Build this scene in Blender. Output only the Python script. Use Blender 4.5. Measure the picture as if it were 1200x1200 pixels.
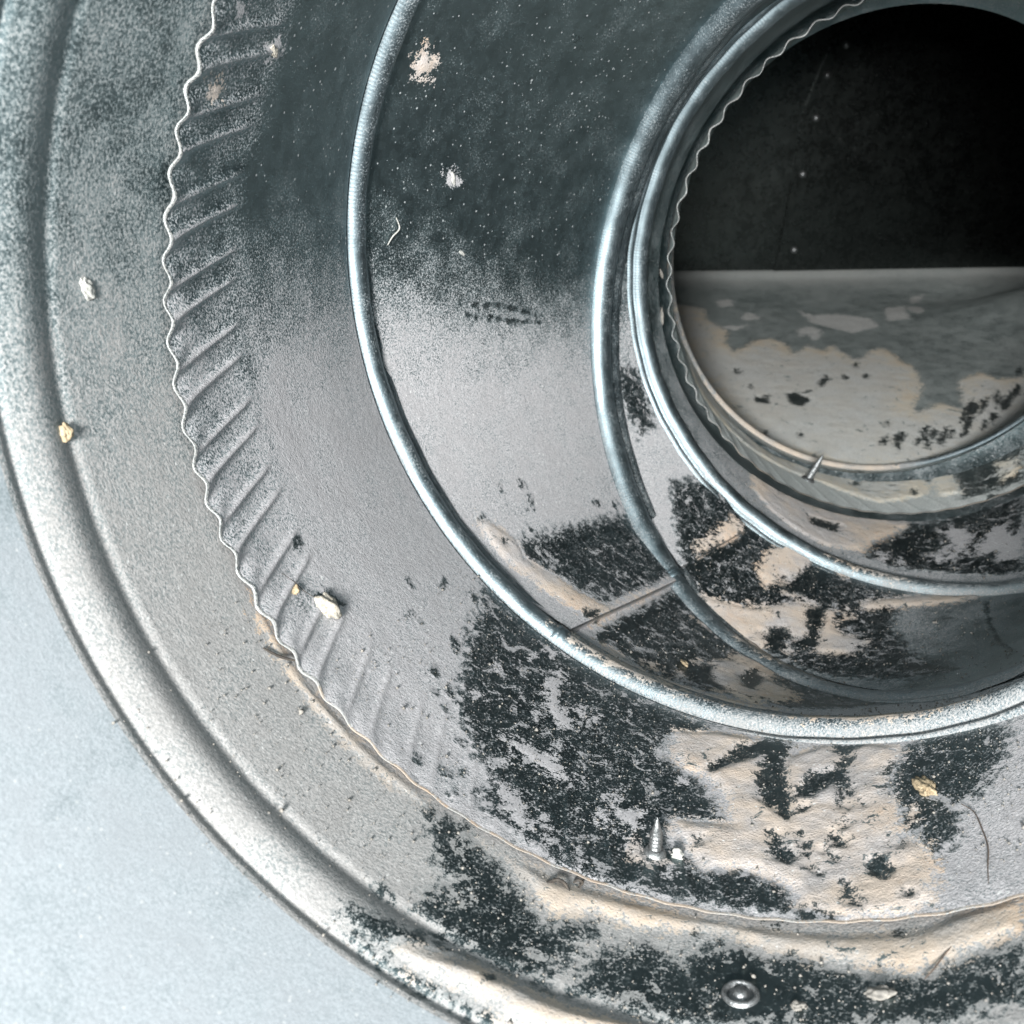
import bpy, bmesh, math, random
import numpy as np
random.seed(7); np.random.seed(7)
sc=bpy.context.scene
for o in list(bpy.data.objects): bpy.data.objects.remove(o)
# ------------------------------------------------------------------ camera, world, light, exposure
U=0.10                       # one duct radius in metres
PITCH=math.radians(25); CAMZ=0.35
def W(p):                    # duct axes (x right, y down, z ahead) -> world metres
    p=np.asarray(p,float); x=p[...,0]*U; y=p[...,2]*U; z=-p[...,1]*U
    a=-PITCH
    return np.stack([x,y*math.cos(a)-z*math.sin(a),y*math.sin(a)+z*math.cos(a)+CAMZ],-1)
cam=bpy.data.cameras.new('Camera'); camo=bpy.data.objects.new('Camera',cam); sc.collection.objects.link(camo)
camo.location=(0,0,CAMZ); camo.rotation_euler=(math.pi/2-PITCH,0,0)
cam.sensor_width=36; cam.sensor_fit='HORIZONTAL'; cam.lens=36*1150/1200
cam.clip_start=0.002; cam.clip_end=50
cam.dof.use_dof=True; cam.dof.focus_distance=0.215; cam.dof.aperture_fstop=38
sc.camera=camo
w=bpy.data.worlds.new('World'); sc.world=w; w.use_nodes=True
bg=w.node_tree.nodes['Background']; bg.inputs[0].default_value=(0.72,0.88,1.0,1); bg.inputs[1].default_value=0.16
def lamp(name,energy,col,size,p):
    lt=bpy.data.lights.new(name,'POINT'); lt.energy=energy; lt.color=col; lt.shadow_soft_size=size
    lo=bpy.data.objects.new(name,lt); sc.collection.objects.link(lo); lo.location=W(p).tolist()
lamp('elbow_fill',42.0,(1.0,0.985,0.965),0.05,(-0.95,0.62,-3.2))     # added fill lamp without a real source, brightens the elbow from behind
lamp('phone_flash',0.30,(0.95,0.98,1.0),0.005,(0.14,-0.16,-0.10))
vs=sc.view_settings; vs.view_transform='Standard'; vs.look='None'; vs.gamma=1.0; vs.exposure=0.0; vs.use_curve_mapping=False
sc.render.engine='CYCLES'
sc.cycles.max_bounces=4; sc.cycles.diffuse_bounces=2; sc.cycles.glossy_bounces=3
# ---- duct geometry, in duct radii (1 unit = 0.10 m), axes: x right, y down, z along the viewing direction ----
RINGS=[((0.206,-0.188,1.172),0.336,-0.235),
       (None,0.336,-0.235),
       ((0.4508,-0.4285,2.0390),0.587,-0.351),
       ((0.851,-0.494,2.660),1.001,-0.096),
       ((1.296,-0.656,3.041),0.623,-0.378),
       ((1.549,-0.897,3.626),0.060,-0.355),
       ((1.644,-1.101,4.148),0.052,-0.383)]
def nvec(az,el): return np.array([math.sin(az)*math.cos(el),math.sin(el),math.cos(az)*math.cos(el)])
class Ring: pass
RG=[]
for c,az,el in RINGS:
    r=Ring(); r.n=nvec(az,el)
    r.c=np.array(c) if c else RG[0].c+0.322*RG[0].n
    r.u=np.cross([0,1.0,0],r.n); r.u/=np.linalg.norm(r.u); r.v=np.cross(r.n,r.u); RG.append(r)
def ringpt(k,phi,rad,s=0.0):
    r=RG[k]; phi=np.asarray(phi)
    return r.c+np.asarray(s)[...,None]*r.n+np.asarray(rad)[...,None]*(np.cos(phi)[...,None]*r.u+np.sin(phi)[...,None]*r.v)
SEG={'G1':(1,2,.985,1.0),'G2':(2,3,1.0,1.0),'G3':(3,4,1.0,1.0),'G4':(4,5,1.0,1.0),'COL':(5,6,.96,.975)}
def seglen(seg,phi):
    a,b,ra,rb=SEG[seg]
    return np.linalg.norm(ringpt(b,phi,np.full(np.shape(phi),rb))-ringpt(a,phi,np.full(np.shape(phi),ra)),axis=-1)
FL_AZ,FL_EL=0.052,math.radians(-28)
fl_n=nvec(FL_AZ,FL_EL); fl_u=RG[6].u; fl_up=np.cross(fl_u,fl_n)   # up out of the plate
FL_O=RG[6].c+RG[6].v*0.985
FL_T=3.55
def surf(seg,phi,y):
    """point on a duct surface; phi around the duct (0 right, pi/2 down), y along it in radii"""
    if seg=='S0': return ringpt(0,phi,np.full(np.shape(phi),1.0),y)
    if seg=='FLR': return FL_O+np.asarray(phi)[...,None]*fl_u+np.asarray(y)[...,None]*fl_n
    if seg=='BCK': return FL_O+FL_T*fl_n+np.asarray(phi)[...,None]*fl_u+np.asarray(y)[...,None]*fl_up
    a,b,ra,rb=SEG[seg]; sh=np.shape(phi)
    A=ringpt(a,phi,np.full(sh,ra)); B=ringpt(b,phi,np.full(sh,rb))
    L=np.linalg.norm(B-A,axis=-1)
    return A+(B-A)*(np.asarray(y)/L)[...,None]
POLYS=[
("S0","B",[2.173,0.314,2.087,0.323,2.047,0.299,1.99,0.272,1.927,0.217,1.884,0.184,1.807,0.238,1.792,0.217,1.812,0.166,1.841,0.082,1.881,0.058,1.995,0.067,2.07,0.079,2.078,0.109,2.052,0.175,2.11,0.226,2.138,0.26]),
("S0","B",[1.795,0.073,1.792,0.115,1.778,0.163,1.721,0.235,1.644,0.202,1.615,0.251,1.584,0.269,1.509,0.229,1.472,0.266,1.412,0.223,1.283,0.196,1.218,0.217,1.149,0.251,1.132,0.223,1.146,0.121,1.249,0.097,1.475,0.094,1.586,0.073,1.698,0.064]),
("S0","T",[2.05,0.308,1.895,0.311,1.787,0.323,1.678,0.326,1.561,0.32,1.392,0.314,1.292,0.311,1.206,0.338,1.112,0.35,1.123,0.266,1.215,0.238,1.292,0.214,1.418,0.247,1.512,0.263,1.586,0.296,1.727,0.257,1.801,0.26,1.884,0.22,1.978,0.302]),
("S0","T",[2.072,-0.017,1.935,0.043,1.812,0.031,1.704,0.043,1.666,0.028,1.807,-0.035,1.875,-0.041,1.887,-0.023,2.035,-0.032]),
("S0","T",[2.681,0.344,2.607,0.341,2.51,0.329,2.401,0.332,2.298,0.332,2.195,0.335,2.164,0.311,2.215,0.296,2.316,0.29,2.413,0.296,2.533,0.305,2.644,0.32]),
("S0","B",[2.17,-0.011,2.104,0.019,2.004,0.04,1.889,0.049,1.752,0.055,1.829,0.04,1.947,0.046,2.05,0.007,2.092,-0.032,2.147,-0.032]),
("S0","B",[2.144,-0.041,2.09,-0.035,2.035,-0.041,1.944,-0.035,1.869,-0.044,1.892,-0.059,1.961,-0.056,2.035,-0.056,2.095,-0.053]),
("S0","C",[2.141,0.07,2.127,0.079,2.115,0.07,2.127,0.061]),
("S0","C",[1.558,0.26,1.504,0.22,1.478,0.254,1.475,0.184,1.486,0.115,1.526,0.118,1.566,0.121,1.586,0.193]),
("G1","B",[2.437,0.818,2.337,0.824,2.122,0.812,1.961,0.778,1.861,0.735,1.766,0.703,1.711,0.687,1.754,0.63,1.826,0.592,1.817,0.501,1.757,0.451,1.723,0.423,1.631,0.293,1.686,0.277,1.74,0.256,1.734,0.17,1.706,0.174,1.645,0.105,1.625,0.129,1.559,0.124,1.522,0.105,1.499,0.097,1.462,0.008,1.516,0.011,1.62,0.016,1.677,0.014,1.8,-0.001,1.906,-0.001,1.987,0.024,2.041,0.035,2.081,0.055,2.113,0.143,2.185,0.22,2.251,0.289,2.331,0.477,2.363,0.576,2.383,0.687]),
("G1","G",[2.147,0.619,2.119,0.675,2.096,0.576,2.03,0.482,2.041,0.436,2.104,0.506]),
("G1","G",[2.156,0.299,2.024,0.328,1.97,0.288,2.001,0.26,2.09,0.284]),
("G1","G",[2.104,0.18,2.015,0.141,1.99,0.057,2.018,0.071,2.047,0.083]),
("G1","G",[1.984,0.143,1.961,0.122,1.929,0.061,1.941,0.045]),
("G1","G",[1.852,0.245,1.806,0.261,1.792,0.204,1.829,0.193]),
("G1","G",[1.823,0.172,1.809,0.166,1.795,0.128,1.806,0.12]),
("G1","T",[1.792,0.157,1.78,0.17,1.769,0.124,1.74,0.11,1.729,0.115,1.746,0.09,1.78,0.091]),
("G1","T",[1.815,0.63,1.72,0.665,1.657,0.66,1.548,0.647,1.531,0.58,1.462,0.627,1.356,0.601,1.304,0.568,1.298,0.527,1.327,0.418,1.304,0.305,1.298,0.244,1.258,0.194,1.238,0.119,1.244,0.04,1.281,0.003,1.39,0.001,1.459,0.015,1.482,0.08,1.522,0.113,1.562,0.134,1.634,0.127,1.648,0.115,1.731,0.216,1.737,0.269,1.694,0.273,1.631,0.283,1.651,0.381,1.711,0.455,1.757,0.461,1.795,0.511]),
("G1","C",[1.714,0.478,1.657,0.61,1.599,0.661,1.542,0.636,1.542,0.514,1.519,0.401,1.508,0.332,1.516,0.311,1.585,0.385,1.599,0.484,1.597,0.575,1.657,0.523,1.7,0.469]),
("G1","C",[1.519,0.401,1.479,0.498,1.436,0.506,1.43,0.557,1.462,0.627,1.376,0.608,1.402,0.574,1.402,0.474,1.416,0.384,1.433,0.457,1.476,0.399]),
("G1","C",[1.551,0.263,1.525,0.268,1.511,0.218,1.482,0.19,1.496,0.162,1.531,0.179]),
("G1","C",[1.433,0.273,1.402,0.245,1.396,0.216,1.427,0.219]),
("G1","C",[1.356,0.163,1.336,0.171,1.31,0.131,1.324,0.107,1.35,0.126]),
("G1","C",[1.402,0.108,1.381,0.089,1.364,0.031,1.393,0.04]),
("G1","C",[1.49,0.27,1.468,0.229,1.456,0.153,1.439,0.126,1.465,0.153]),
("G1","C",[1.462,0.025,1.442,0.032,1.422,0.011,1.39,0.006,1.41,-0.008,1.473,-0.004]),
("G1","B",[1.298,0.552,1.227,0.59,1.172,0.593,1.075,0.502,1.089,0.421,1.135,0.328,1.184,0.286,1.192,0.274,1.198,0.191,1.238,0.153,1.241,0.112,1.258,0.176,1.298,0.255,1.304,0.325,1.327,0.409]),
("G1","C",[2.758,0.209,2.753,0.239,2.733,0.227,2.738,0.2]),
("G1","C",[2.624,0.176,2.632,0.221,2.606,0.236,2.583,0.25,2.586,0.226,2.606,0.206]),
("G1","G",[3.76,0.2,3.777,0.246,3.76,0.27,3.731,0.244]),
("G1","G",[3.791,0.07,3.794,0.106,3.777,0.107,3.777,0.081]),
("G1","T",[3.656,0.057,3.662,0.105,3.639,0.106,3.636,0.071]),
("G2","B",[2.555,0.247,2.581,0.469,2.595,0.659,2.624,0.914,2.555,0.912,2.38,0.858,2.319,0.807,2.279,0.599,2.288,0.462,2.268,0.326,2.299,0.281,2.383,0.303,2.426,0.241,2.494,0.209]),
("G2","T",[2.661,0.154,2.621,0.195,2.555,0.247,2.483,0.214,2.423,0.268,2.325,0.274,2.256,0.31,2.274,0.455,2.285,0.607,2.314,0.799,2.202,0.172,2.271,0.16,2.426,0.135,2.575,0.112]),
("G2","C",[2.259,0.183,2.245,0.261,2.216,0.208,2.231,0.159]),
("G2","B",[2.188,0.176,2.288,0.773,2.254,0.774,2.099,0.702,1.832,0.578,1.574,0.509,1.318,0.41,1.04,0.331,1.04,0.225,1.419,0.338,1.617,0.224,1.797,0.183,1.981,0.112]),
("G2","T",[2.165,0.686,2.099,0.702,1.99,0.67,1.947,0.605,1.82,0.595,1.774,0.444,1.686,0.402,1.651,0.291,1.72,0.173,1.815,0.208,1.898,0.302,1.961,0.427,1.947,0.504,1.967,0.623]),
("G2","C",[1.935,0.25,1.935,0.377,1.895,0.262,1.8,0.234,1.829,0.223,1.892,0.225]),
("G2","C",[1.866,0.413,1.861,0.508,1.806,0.463,1.769,0.303,1.806,0.306]),
("G2","T",[2.156,0.133,2.09,0.14,1.981,0.112,1.898,0.142,1.786,0.158,1.637,0.184,1.657,0.124,1.835,0.112,1.961,0.076,2.09,0.095]),
("G2","T",[3.891,0.094,3.923,0.127,3.906,0.169,3.866,0.178,3.854,0.128]),
("G2","S",[3.306,0.467,3.321,0.586,3.318,0.672,3.312,0.834]),
("G2","S",[3.275,0.436,3.28,0.558,3.278,0.667,3.289,0.819]),
("G2","C",[4.115,0.613,4.121,0.633,4.112,0.642,4.104,0.623]),
("G2","G",[3.648,0.322,3.659,0.351,3.645,0.393,3.633,0.376,3.628,0.338]),
("G3","B",[3.12,0.103,3.054,0.22,2.925,0.26,2.824,0.26,2.836,0.168,2.945,0.116]),
("G3","B",[2.621,0.247,2.535,0.494,2.38,0.551,2.288,0.589,2.242,0.628,2.153,0.672,2.01,0.729,1.878,0.801,1.668,0.891,1.706,0.741,1.663,0.524,1.548,0.359,1.298,0.19,1.47,0.132,1.7,0.076,1.872,0.049,2.147,0.032,2.354,0.069]),
("G3","T",[2.385,0.166,2.368,0.28,2.374,0.443,2.317,0.474,2.302,0.384,2.337,0.262,2.34,0.159]),
("G3","T",[2.182,0.617,2.079,0.686,2.007,0.582,1.981,0.385,2.044,0.375,2.081,0.461,2.084,0.34,2.156,0.368,2.19,0.48]),
("G3","T",[2.254,0.04,2.153,0.127,2.067,0.201,1.981,0.385,1.849,0.467,1.795,0.356,1.671,0.349,1.68,0.24,1.76,0.175,1.838,0.203,1.863,0.179,1.972,0.123,1.924,0.091,1.918,0.017,2.03,-0.02,2.176,-0.01]),
("G3","T",[1.812,0.596,1.683,0.783,1.545,0.871,1.416,0.965,1.508,0.821,1.645,0.685,1.786,0.538]),
("G3","C",[2.053,0.387,2.053,0.508,2.044,0.678,1.995,0.726,1.944,0.546,2.004,0.407]),
("G3","C",[1.938,0.383,1.881,0.453,1.789,0.206,1.852,0.143,1.858,0.262]),
("G3","C",[1.97,0.158,1.935,0.22,1.872,0.197,1.915,0.12]),
("G3","S",[1.447,0.824,1.367,0.606,1.267,0.404,1.161,0.245]),
("G4","T",[2.222,0.404,1.975,0.507,1.774,0.604,1.539,0.727,1.525,0.652,1.64,0.499,1.74,0.368,1.806,0.242,1.958,0.148,2.081,0.146,2.205,0.187,2.259,0.246]),
("G4","C",[1.984,0.366,1.835,0.438,1.883,0.335,1.992,0.296]),
("G4","B",[1.772,0.325,1.513,0.66,1.373,0.794,1.077,0.935,1.315,0.135,1.599,0.181,1.731,0.159,1.823,0.18]),
("G4","G",[1.496,0.481,1.364,0.747,1.361,0.517,1.479,0.308,1.559,0.255]),
("G4","G",[1.284,0.605,1.152,0.67,1.272,0.269,1.41,0.26,1.413,0.346]),
("COL","T",[2.741,0.599,2.494,0.497,2.122,0.385,1.674,0.55,1.347,0.441,1.424,0.194,1.64,0.11,1.881,0.26,2.34,0.204,2.629,0.195]),
("COL","B",[1.255,0.476,0.911,0.461,1.052,0.044,1.304,0.071,1.281,0.275]),
("COL","T",[1.086,0.322,1.003,0.272,1.037,0.135,1.126,0.11]),
("COL","T",[1.359,0.396,1.278,0.386,1.287,0.135,1.376,0.151]),
("FLR","T",[-0.648,2.756,-0.583,2.71,-0.438,2.621,-0.458,2.378,-0.353,2.151,-0.403,1.87,-0.378,1.7,-0.193,1.931,-0.103,1.962,-0.038,1.854,-0.023,1.662,0.043,1.727,0.093,1.82,0.143,1.719,0.168,1.689,0.248,1.816,0.268,1.685,0.303,1.531,0.368,1.558,0.433,1.681,0.533,1.746,0.563,1.642,0.568,1.488,0.603,1.403,0.598,1.261,0.563,1.095,0.503,0.937,0.423,0.794,0.403,0.675,0.563,0.814,0.663,0.744,0.793,1.172,0.963,1.303,1.018,1.195,1.178,1.245,1.379,1.384,1.008,0.513,0.583,0.205,0.348,0.066,0.113,0.001,-0.103,0.024,-0.313,0.116,-0.473,0.297,-0.593,0.64,-0.668,1.43,-0.708,2.271]),
("FLR","C",[-0.208,0.979,-0.143,0.979,-0.093,0.875,-0.158,0.779,-0.213,0.825]),
("FLR","C",[-0.003,1.111,0.083,1.272,0.083,1.188,0.003,1.053]),
("FLR","C",[-0.378,0.956,-0.313,0.906,-0.318,0.829,-0.388,0.856]),
("FLR","G",[0.203,2.594,0.308,2.436,0.438,2.506,0.633,2.382,0.638,2.193,0.438,2.055,0.373,2.128,0.308,2.201,0.223,2.317]),
("FLR","G",[0.788,2.614,0.948,2.687,0.878,2.336,0.723,2.301]),
("FLR","C",[0.718,0.706,0.663,0.613,0.673,0.679,0.648,0.66,0.658,0.721,0.718,0.821,0.773,0.906,0.743,0.81,0.753,0.794]),
("FLR","C",[0.313,0.317,0.298,0.293,0.278,0.27,0.273,0.297,0.293,0.336,0.298,0.371,0.313,0.363,0.328,0.371,0.318,0.336]),
("FLR","C",[0.153,0.317,0.128,0.274,0.123,0.293,0.103,0.282,0.123,0.332,0.143,0.374,0.153,0.374,0.178,0.409,0.168,0.363]),
("FLR","C",[1.188,1.307,1.163,1.272,1.153,1.269,1.148,1.272,1.158,1.315,1.188,1.349,1.229,1.423,1.224,1.388,1.214,1.353]),
("FLR","C",[0.893,0.825,0.873,0.814,0.823,0.729,0.863,0.818,0.858,0.841,0.898,0.914,0.908,0.899,0.948,0.956,0.918,0.887]),
("FLR","C",[0.568,0.405,0.548,0.39,0.528,0.359,0.518,0.363,0.538,0.413,0.563,0.448,0.578,0.467,0.588,0.471,0.588,0.452]),
("FLR","C",[0.218,0.313,0.178,0.209,0.183,0.267,0.168,0.263,0.178,0.313,0.213,0.401,0.238,0.405,0.278,0.452,0.253,0.371]),
("FLR","C",[0.343,0.293,0.328,0.259,0.308,0.236,0.323,0.282,0.333,0.305,0.343,0.351,0.358,0.355,0.363,0.344,0.358,0.32]),
("FLR","C",[0.688,0.725,0.653,0.644,0.658,0.69,0.643,0.683,0.653,0.733,0.688,0.771,0.723,0.837,0.743,0.841,0.718,0.771]),
("FLR","C",[0.788,0.598,0.768,0.586,0.753,0.575,0.733,0.571,0.753,0.625,0.783,0.683,0.803,0.687,0.813,0.679,0.813,0.652]),
("FLR","C",[0.503,0.417,0.478,0.359,0.458,0.355,0.463,0.39,0.478,0.432,0.498,0.463,0.508,0.467,0.518,0.471,0.523,0.452]),
("FLR","C",[0.928,0.802,0.883,0.737,0.848,0.706,0.868,0.771,0.883,0.829,0.928,0.891,0.963,0.945,0.993,0.964,0.973,0.895]),
("FLR","C",[0.368,0.401,0.343,0.344,0.333,0.351,0.318,0.351,0.338,0.409,0.368,0.482,0.398,0.509,0.418,0.513,0.393,0.444]),
("FLR","C",[0.743,0.729,0.708,0.675,0.683,0.675,0.673,0.698,0.693,0.768,0.733,0.821,0.758,0.848,0.758,0.814,0.773,0.798]),
("FLR","C",[1.038,0.953,1.008,0.929,0.953,0.848,0.968,0.906,0.993,0.976,1.038,1.045,1.083,1.111,1.108,1.118,1.083,1.045]),
("FLR","C",[0.703,0.513,0.683,0.494,0.653,0.448,0.653,0.471,0.688,0.532,0.703,0.571,0.723,0.59,0.723,0.579,0.718,0.559]),
("FLR","C",[0.343,0.267,0.328,0.247,0.313,0.232,0.313,0.251,0.323,0.278,0.338,0.324,0.343,0.301,0.358,0.317,0.353,0.293]),
("FLR","C",[0.418,0.313,0.398,0.259,0.393,0.286,0.378,0.286,0.393,0.328,0.413,0.378,0.448,0.428,0.458,0.401,0.443,0.351]),
("FLR","C",[0.923,0.91,0.898,0.875,0.868,0.845,0.868,0.875,0.893,0.933,0.918,0.972,0.948,1.022,0.933,0.964,0.933,0.953]),
("FLR","C",[0.628,0.598,0.598,0.563,0.578,0.54,0.588,0.571,0.603,0.61,0.638,0.69,0.653,0.698,0.693,0.752,0.673,0.69]),
("FLR","C",[0.618,0.498,0.593,0.467,0.553,0.409,0.568,0.475,0.588,0.529,0.608,0.575,0.628,0.579,0.658,0.61,0.643,0.552]),
("FLR","C",[0.368,0.363,0.348,0.347,0.328,0.324,0.323,0.359,0.338,0.394,0.348,0.413,0.363,0.421,0.388,0.44,0.373,0.394]),
("FLR","C",[0.663,0.59,0.633,0.567,0.593,0.505,0.613,0.567,0.623,0.61,0.653,0.66,0.678,0.69,0.698,0.702,0.688,0.656]),
("FLR","C",[0.423,0.413,0.408,0.386,0.383,0.359,0.378,0.39,0.393,0.432,0.413,0.448,0.433,0.494,0.438,0.467,0.438,0.44]),
("FLR","C",[0.793,0.775,0.758,0.721,0.708,0.644,0.743,0.733,0.763,0.787,0.803,0.879,0.818,0.868,0.873,0.949,0.843,0.868]),
("FLR","C",[0.458,0.374,0.423,0.305,0.398,0.282,0.398,0.317,0.423,0.378,0.453,0.428,0.493,0.498,0.523,0.517,0.473,0.413]),
("FLR","C",[-0.408,0.44,-0.403,0.413,-0.423,0.386,-0.438,0.394,-0.438,0.428,-0.423,0.452,-0.423,0.482,-0.408,0.471,-0.393,0.471]),
("FLR","C",[0.233,0.544,0.223,0.532,0.213,0.513,0.213,0.525,0.213,0.536,0.213,0.556,0.223,0.559,0.228,0.563,0.233,0.559]),
("FLR","C",[-0.383,1.346,-0.403,1.322,-0.413,1.295,-0.423,1.307,-0.433,1.322,-0.423,1.365,-0.413,1.411,-0.398,1.392,-0.398,1.365]),
("FLR","C",[0.193,1.203,0.178,1.18,0.163,1.164,0.153,1.176,0.148,1.195,0.158,1.218,0.168,1.253,0.183,1.249,0.183,1.226]),
("FLR","C",[-0.298,0.941,-0.308,0.918,-0.323,0.922,-0.338,0.914,-0.338,0.929,-0.333,0.945,-0.328,0.968,-0.318,0.96,-0.298,0.964]),
("FLR","C",[-0.058,0.995,-0.078,0.983,-0.088,0.976,-0.108,0.964,-0.108,0.987,-0.098,0.999,-0.088,1.006,-0.073,1.026,-0.063,1.01]),
("FLR","C",[0.303,1.218,0.298,1.203,0.283,1.18,0.273,1.191,0.273,1.211,0.278,1.226,0.288,1.261,0.303,1.261,0.318,1.253]),
("FLR","C",[-0.233,0.409,-0.243,0.382,-0.258,0.374,-0.258,0.39,-0.258,0.405,-0.258,0.417,-0.253,0.425,-0.238,0.455,-0.233,0.432]),
("FLR","C",[0.298,1.407,0.283,1.373,0.268,1.353,0.268,1.376,0.268,1.396,0.273,1.423,0.288,1.457,0.298,1.461,0.313,1.465]),
("FLR","C",[-0.363,1.087,-0.368,1.072,-0.378,1.057,-0.378,1.072,-0.393,1.072,-0.383,1.095,-0.378,1.118,-0.368,1.118,-0.358,1.107]),
("FLR","G",[0.213,2.02,0.198,1.947,0.158,1.901,0.148,1.962,0.143,2.001,0.158,2.039,0.173,2.082,0.193,2.078,0.218,2.074]),
("FLR","G",[1.028,2.536,1.013,2.463,0.963,2.436,0.948,2.49,0.933,2.517,0.933,2.587,0.978,2.664,1.028,2.648,1.043,2.598]),
("FLR","G",[1.143,2.914,1.108,2.872,1.068,2.783,1.018,2.752,1.043,2.868,1.078,2.957,1.108,2.983,1.133,2.999,1.188,3.034]),
("FLR","G",[0.223,2.024,0.223,1.993,0.198,1.989,0.178,1.985,0.163,2.008,0.178,2.051,0.198,2.059,0.213,2.059,0.263,2.089]),
("FLR","G",[-0.093,2.44,-0.103,2.386,-0.138,2.378,-0.183,2.348,-0.223,2.398,-0.193,2.479,-0.158,2.552,-0.113,2.509,-0.103,2.471]),
("FLR","G",[0.443,2.436,0.413,2.371,0.353,2.328,0.318,2.382,0.293,2.421,0.278,2.482,0.348,2.498,0.383,2.494,0.418,2.482]),
("FLR","G",[-0.243,2.19,-0.263,2.163,-0.293,2.139,-0.328,2.155,-0.378,2.166,-0.383,2.217,-0.323,2.24,-0.283,2.232,-0.208,2.247]),
("FLR","G",[-0.233,2.756,-0.233,2.706,-0.268,2.691,-0.318,2.667,-0.333,2.729,-0.338,2.81,-0.288,2.852,-0.238,2.876,-0.208,2.822]),
("FLR","G",[0.253,2.132,0.208,2.035,0.153,2.043,0.083,1.997,0.093,2.101,0.123,2.166,0.153,2.197,0.188,2.217,0.223,2.197]),
("COL","C",[1.206,0.283,1.215,0.275,1.221,0.268,1.224,0.273,1.227,0.287,1.221,0.324,1.206,0.353,1.201,0.338,1.206,0.306]),
("COL","C",[1.361,0.379,1.367,0.357,1.381,0.353,1.384,0.375,1.393,0.386,1.384,0.4,1.379,0.423,1.367,0.414,1.356,0.404]),
("COL","C",[1.123,0.254,1.132,0.233,1.143,0.225,1.155,0.229,1.155,0.268,1.14,0.299,1.126,0.336,1.118,0.314,1.123,0.279]),
("COL","C",[1.146,0.155,1.155,0.12,1.163,0.116,1.172,0.114,1.161,0.155,1.152,0.178,1.146,0.192,1.14,0.19,1.135,0.182]),
("COL","C",[1.45,0.252,1.453,0.215,1.468,0.204,1.479,0.213,1.476,0.246,1.468,0.272,1.459,0.279,1.445,0.305,1.445,0.274]),
("COL","C",[1.628,0.534,1.645,0.501,1.657,0.454,1.66,0.485,1.665,0.501,1.66,0.55,1.645,0.583,1.631,0.606,1.631,0.567]),
("COL","C",[1.68,0.36,1.688,0.339,1.7,0.335,1.714,0.322,1.723,0.331,1.72,0.357,1.706,0.392,1.688,0.392,1.665,0.403]),
("COL","C",[1.178,-0.013,1.186,-0.03,1.204,-0.03,1.215,-0.02,1.218,0.009,1.209,0.032,1.195,0.036,1.189,0.024,1.184,0.011]),
("G4","C",[1.488,0.46,1.479,0.437,1.511,0.391,1.536,0.341,1.533,0.378,1.554,0.367,1.533,0.423,1.505,0.488,1.479,0.51]),
("G4","C",[1.379,0.322,1.379,0.3,1.396,0.255,1.413,0.254,1.445,0.216,1.433,0.259,1.416,0.298,1.399,0.312,1.381,0.337]),
("G4","C",[1.568,0.429,1.585,0.375,1.608,0.334,1.634,0.274,1.651,0.273,1.66,0.291,1.631,0.353,1.605,0.424,1.591,0.41]),
("G4","C",[1.473,0.614,1.468,0.589,1.488,0.531,1.505,0.53,1.511,0.54,1.525,0.542,1.516,0.593,1.488,0.655,1.465,0.668]),
("G4","C",[1.442,0.536,1.447,0.503,1.459,0.459,1.485,0.408,1.482,0.459,1.479,0.485,1.473,0.509,1.459,0.557,1.439,0.575]),
("G4","C",[1.508,0.673,1.513,0.629,1.542,0.585,1.559,0.542,1.585,0.511,1.588,0.542,1.559,0.606,1.536,0.673,1.516,0.686]),
("G4","C",[1.195,0.574,1.212,0.533,1.224,0.503,1.235,0.494,1.241,0.504,1.241,0.524,1.238,0.56,1.218,0.573,1.195,0.61]),
("G4","C",[1.333,0.359,1.344,0.31,1.376,0.261,1.404,0.216,1.399,0.262,1.399,0.278,1.387,0.304,1.373,0.331,1.356,0.348]),
("G4","C",[1.45,0.418,1.453,0.4,1.476,0.361,1.49,0.345,1.513,0.313,1.508,0.333,1.499,0.362,1.473,0.402,1.445,0.445]),
("G4","C",[1.172,0.636,1.181,0.609,1.192,0.569,1.209,0.558,1.232,0.542,1.235,0.576,1.206,0.627,1.189,0.648,1.169,0.667]),
("G4","C",[1.37,0.342,1.364,0.327,1.387,0.293,1.399,0.291,1.416,0.269,1.41,0.294,1.407,0.315,1.387,0.333,1.376,0.346]),
("G4","C",[1.594,0.492,1.582,0.48,1.625,0.415,1.651,0.365,1.686,0.315,1.654,0.391,1.66,0.411,1.625,0.464,1.614,0.468]),
("G4","C",[1.533,0.493,1.533,0.478,1.542,0.43,1.559,0.422,1.571,0.416,1.562,0.449,1.559,0.472,1.542,0.528,1.528,0.528]),
("G4","C",[1.347,0.742,1.35,0.703,1.364,0.648,1.384,0.631,1.396,0.642,1.381,0.691,1.376,0.715,1.361,0.776,1.35,0.765]),
("G4","G",[1.284,0.29,1.304,0.273,1.327,0.261,1.333,0.293,1.353,0.303,1.336,0.328,1.324,0.355,1.298,0.352,1.301,0.315]),
("G4","G",[1.43,0.597,1.447,0.582,1.456,0.574,1.47,0.565,1.468,0.584,1.468,0.604,1.456,0.64,1.436,0.646,1.439,0.611]),
("G4","G",[1.723,0.256,1.731,0.233,1.754,0.189,1.786,0.176,1.766,0.225,1.766,0.239,1.754,0.263,1.731,0.279,1.703,0.296]),
("G4","G",[1.522,0.354,1.539,0.321,1.548,0.326,1.554,0.325,1.562,0.33,1.551,0.359,1.539,0.381,1.528,0.391,1.522,0.383]),
("G4","G",[1.192,0.515,1.201,0.492,1.212,0.51,1.227,0.508,1.232,0.533,1.215,0.544,1.209,0.573,1.198,0.555,1.189,0.54]),
("G4","G",[1.424,0.348,1.427,0.329,1.436,0.32,1.436,0.335,1.439,0.342,1.436,0.363,1.424,0.389,1.41,0.406,1.416,0.371]),
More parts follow.
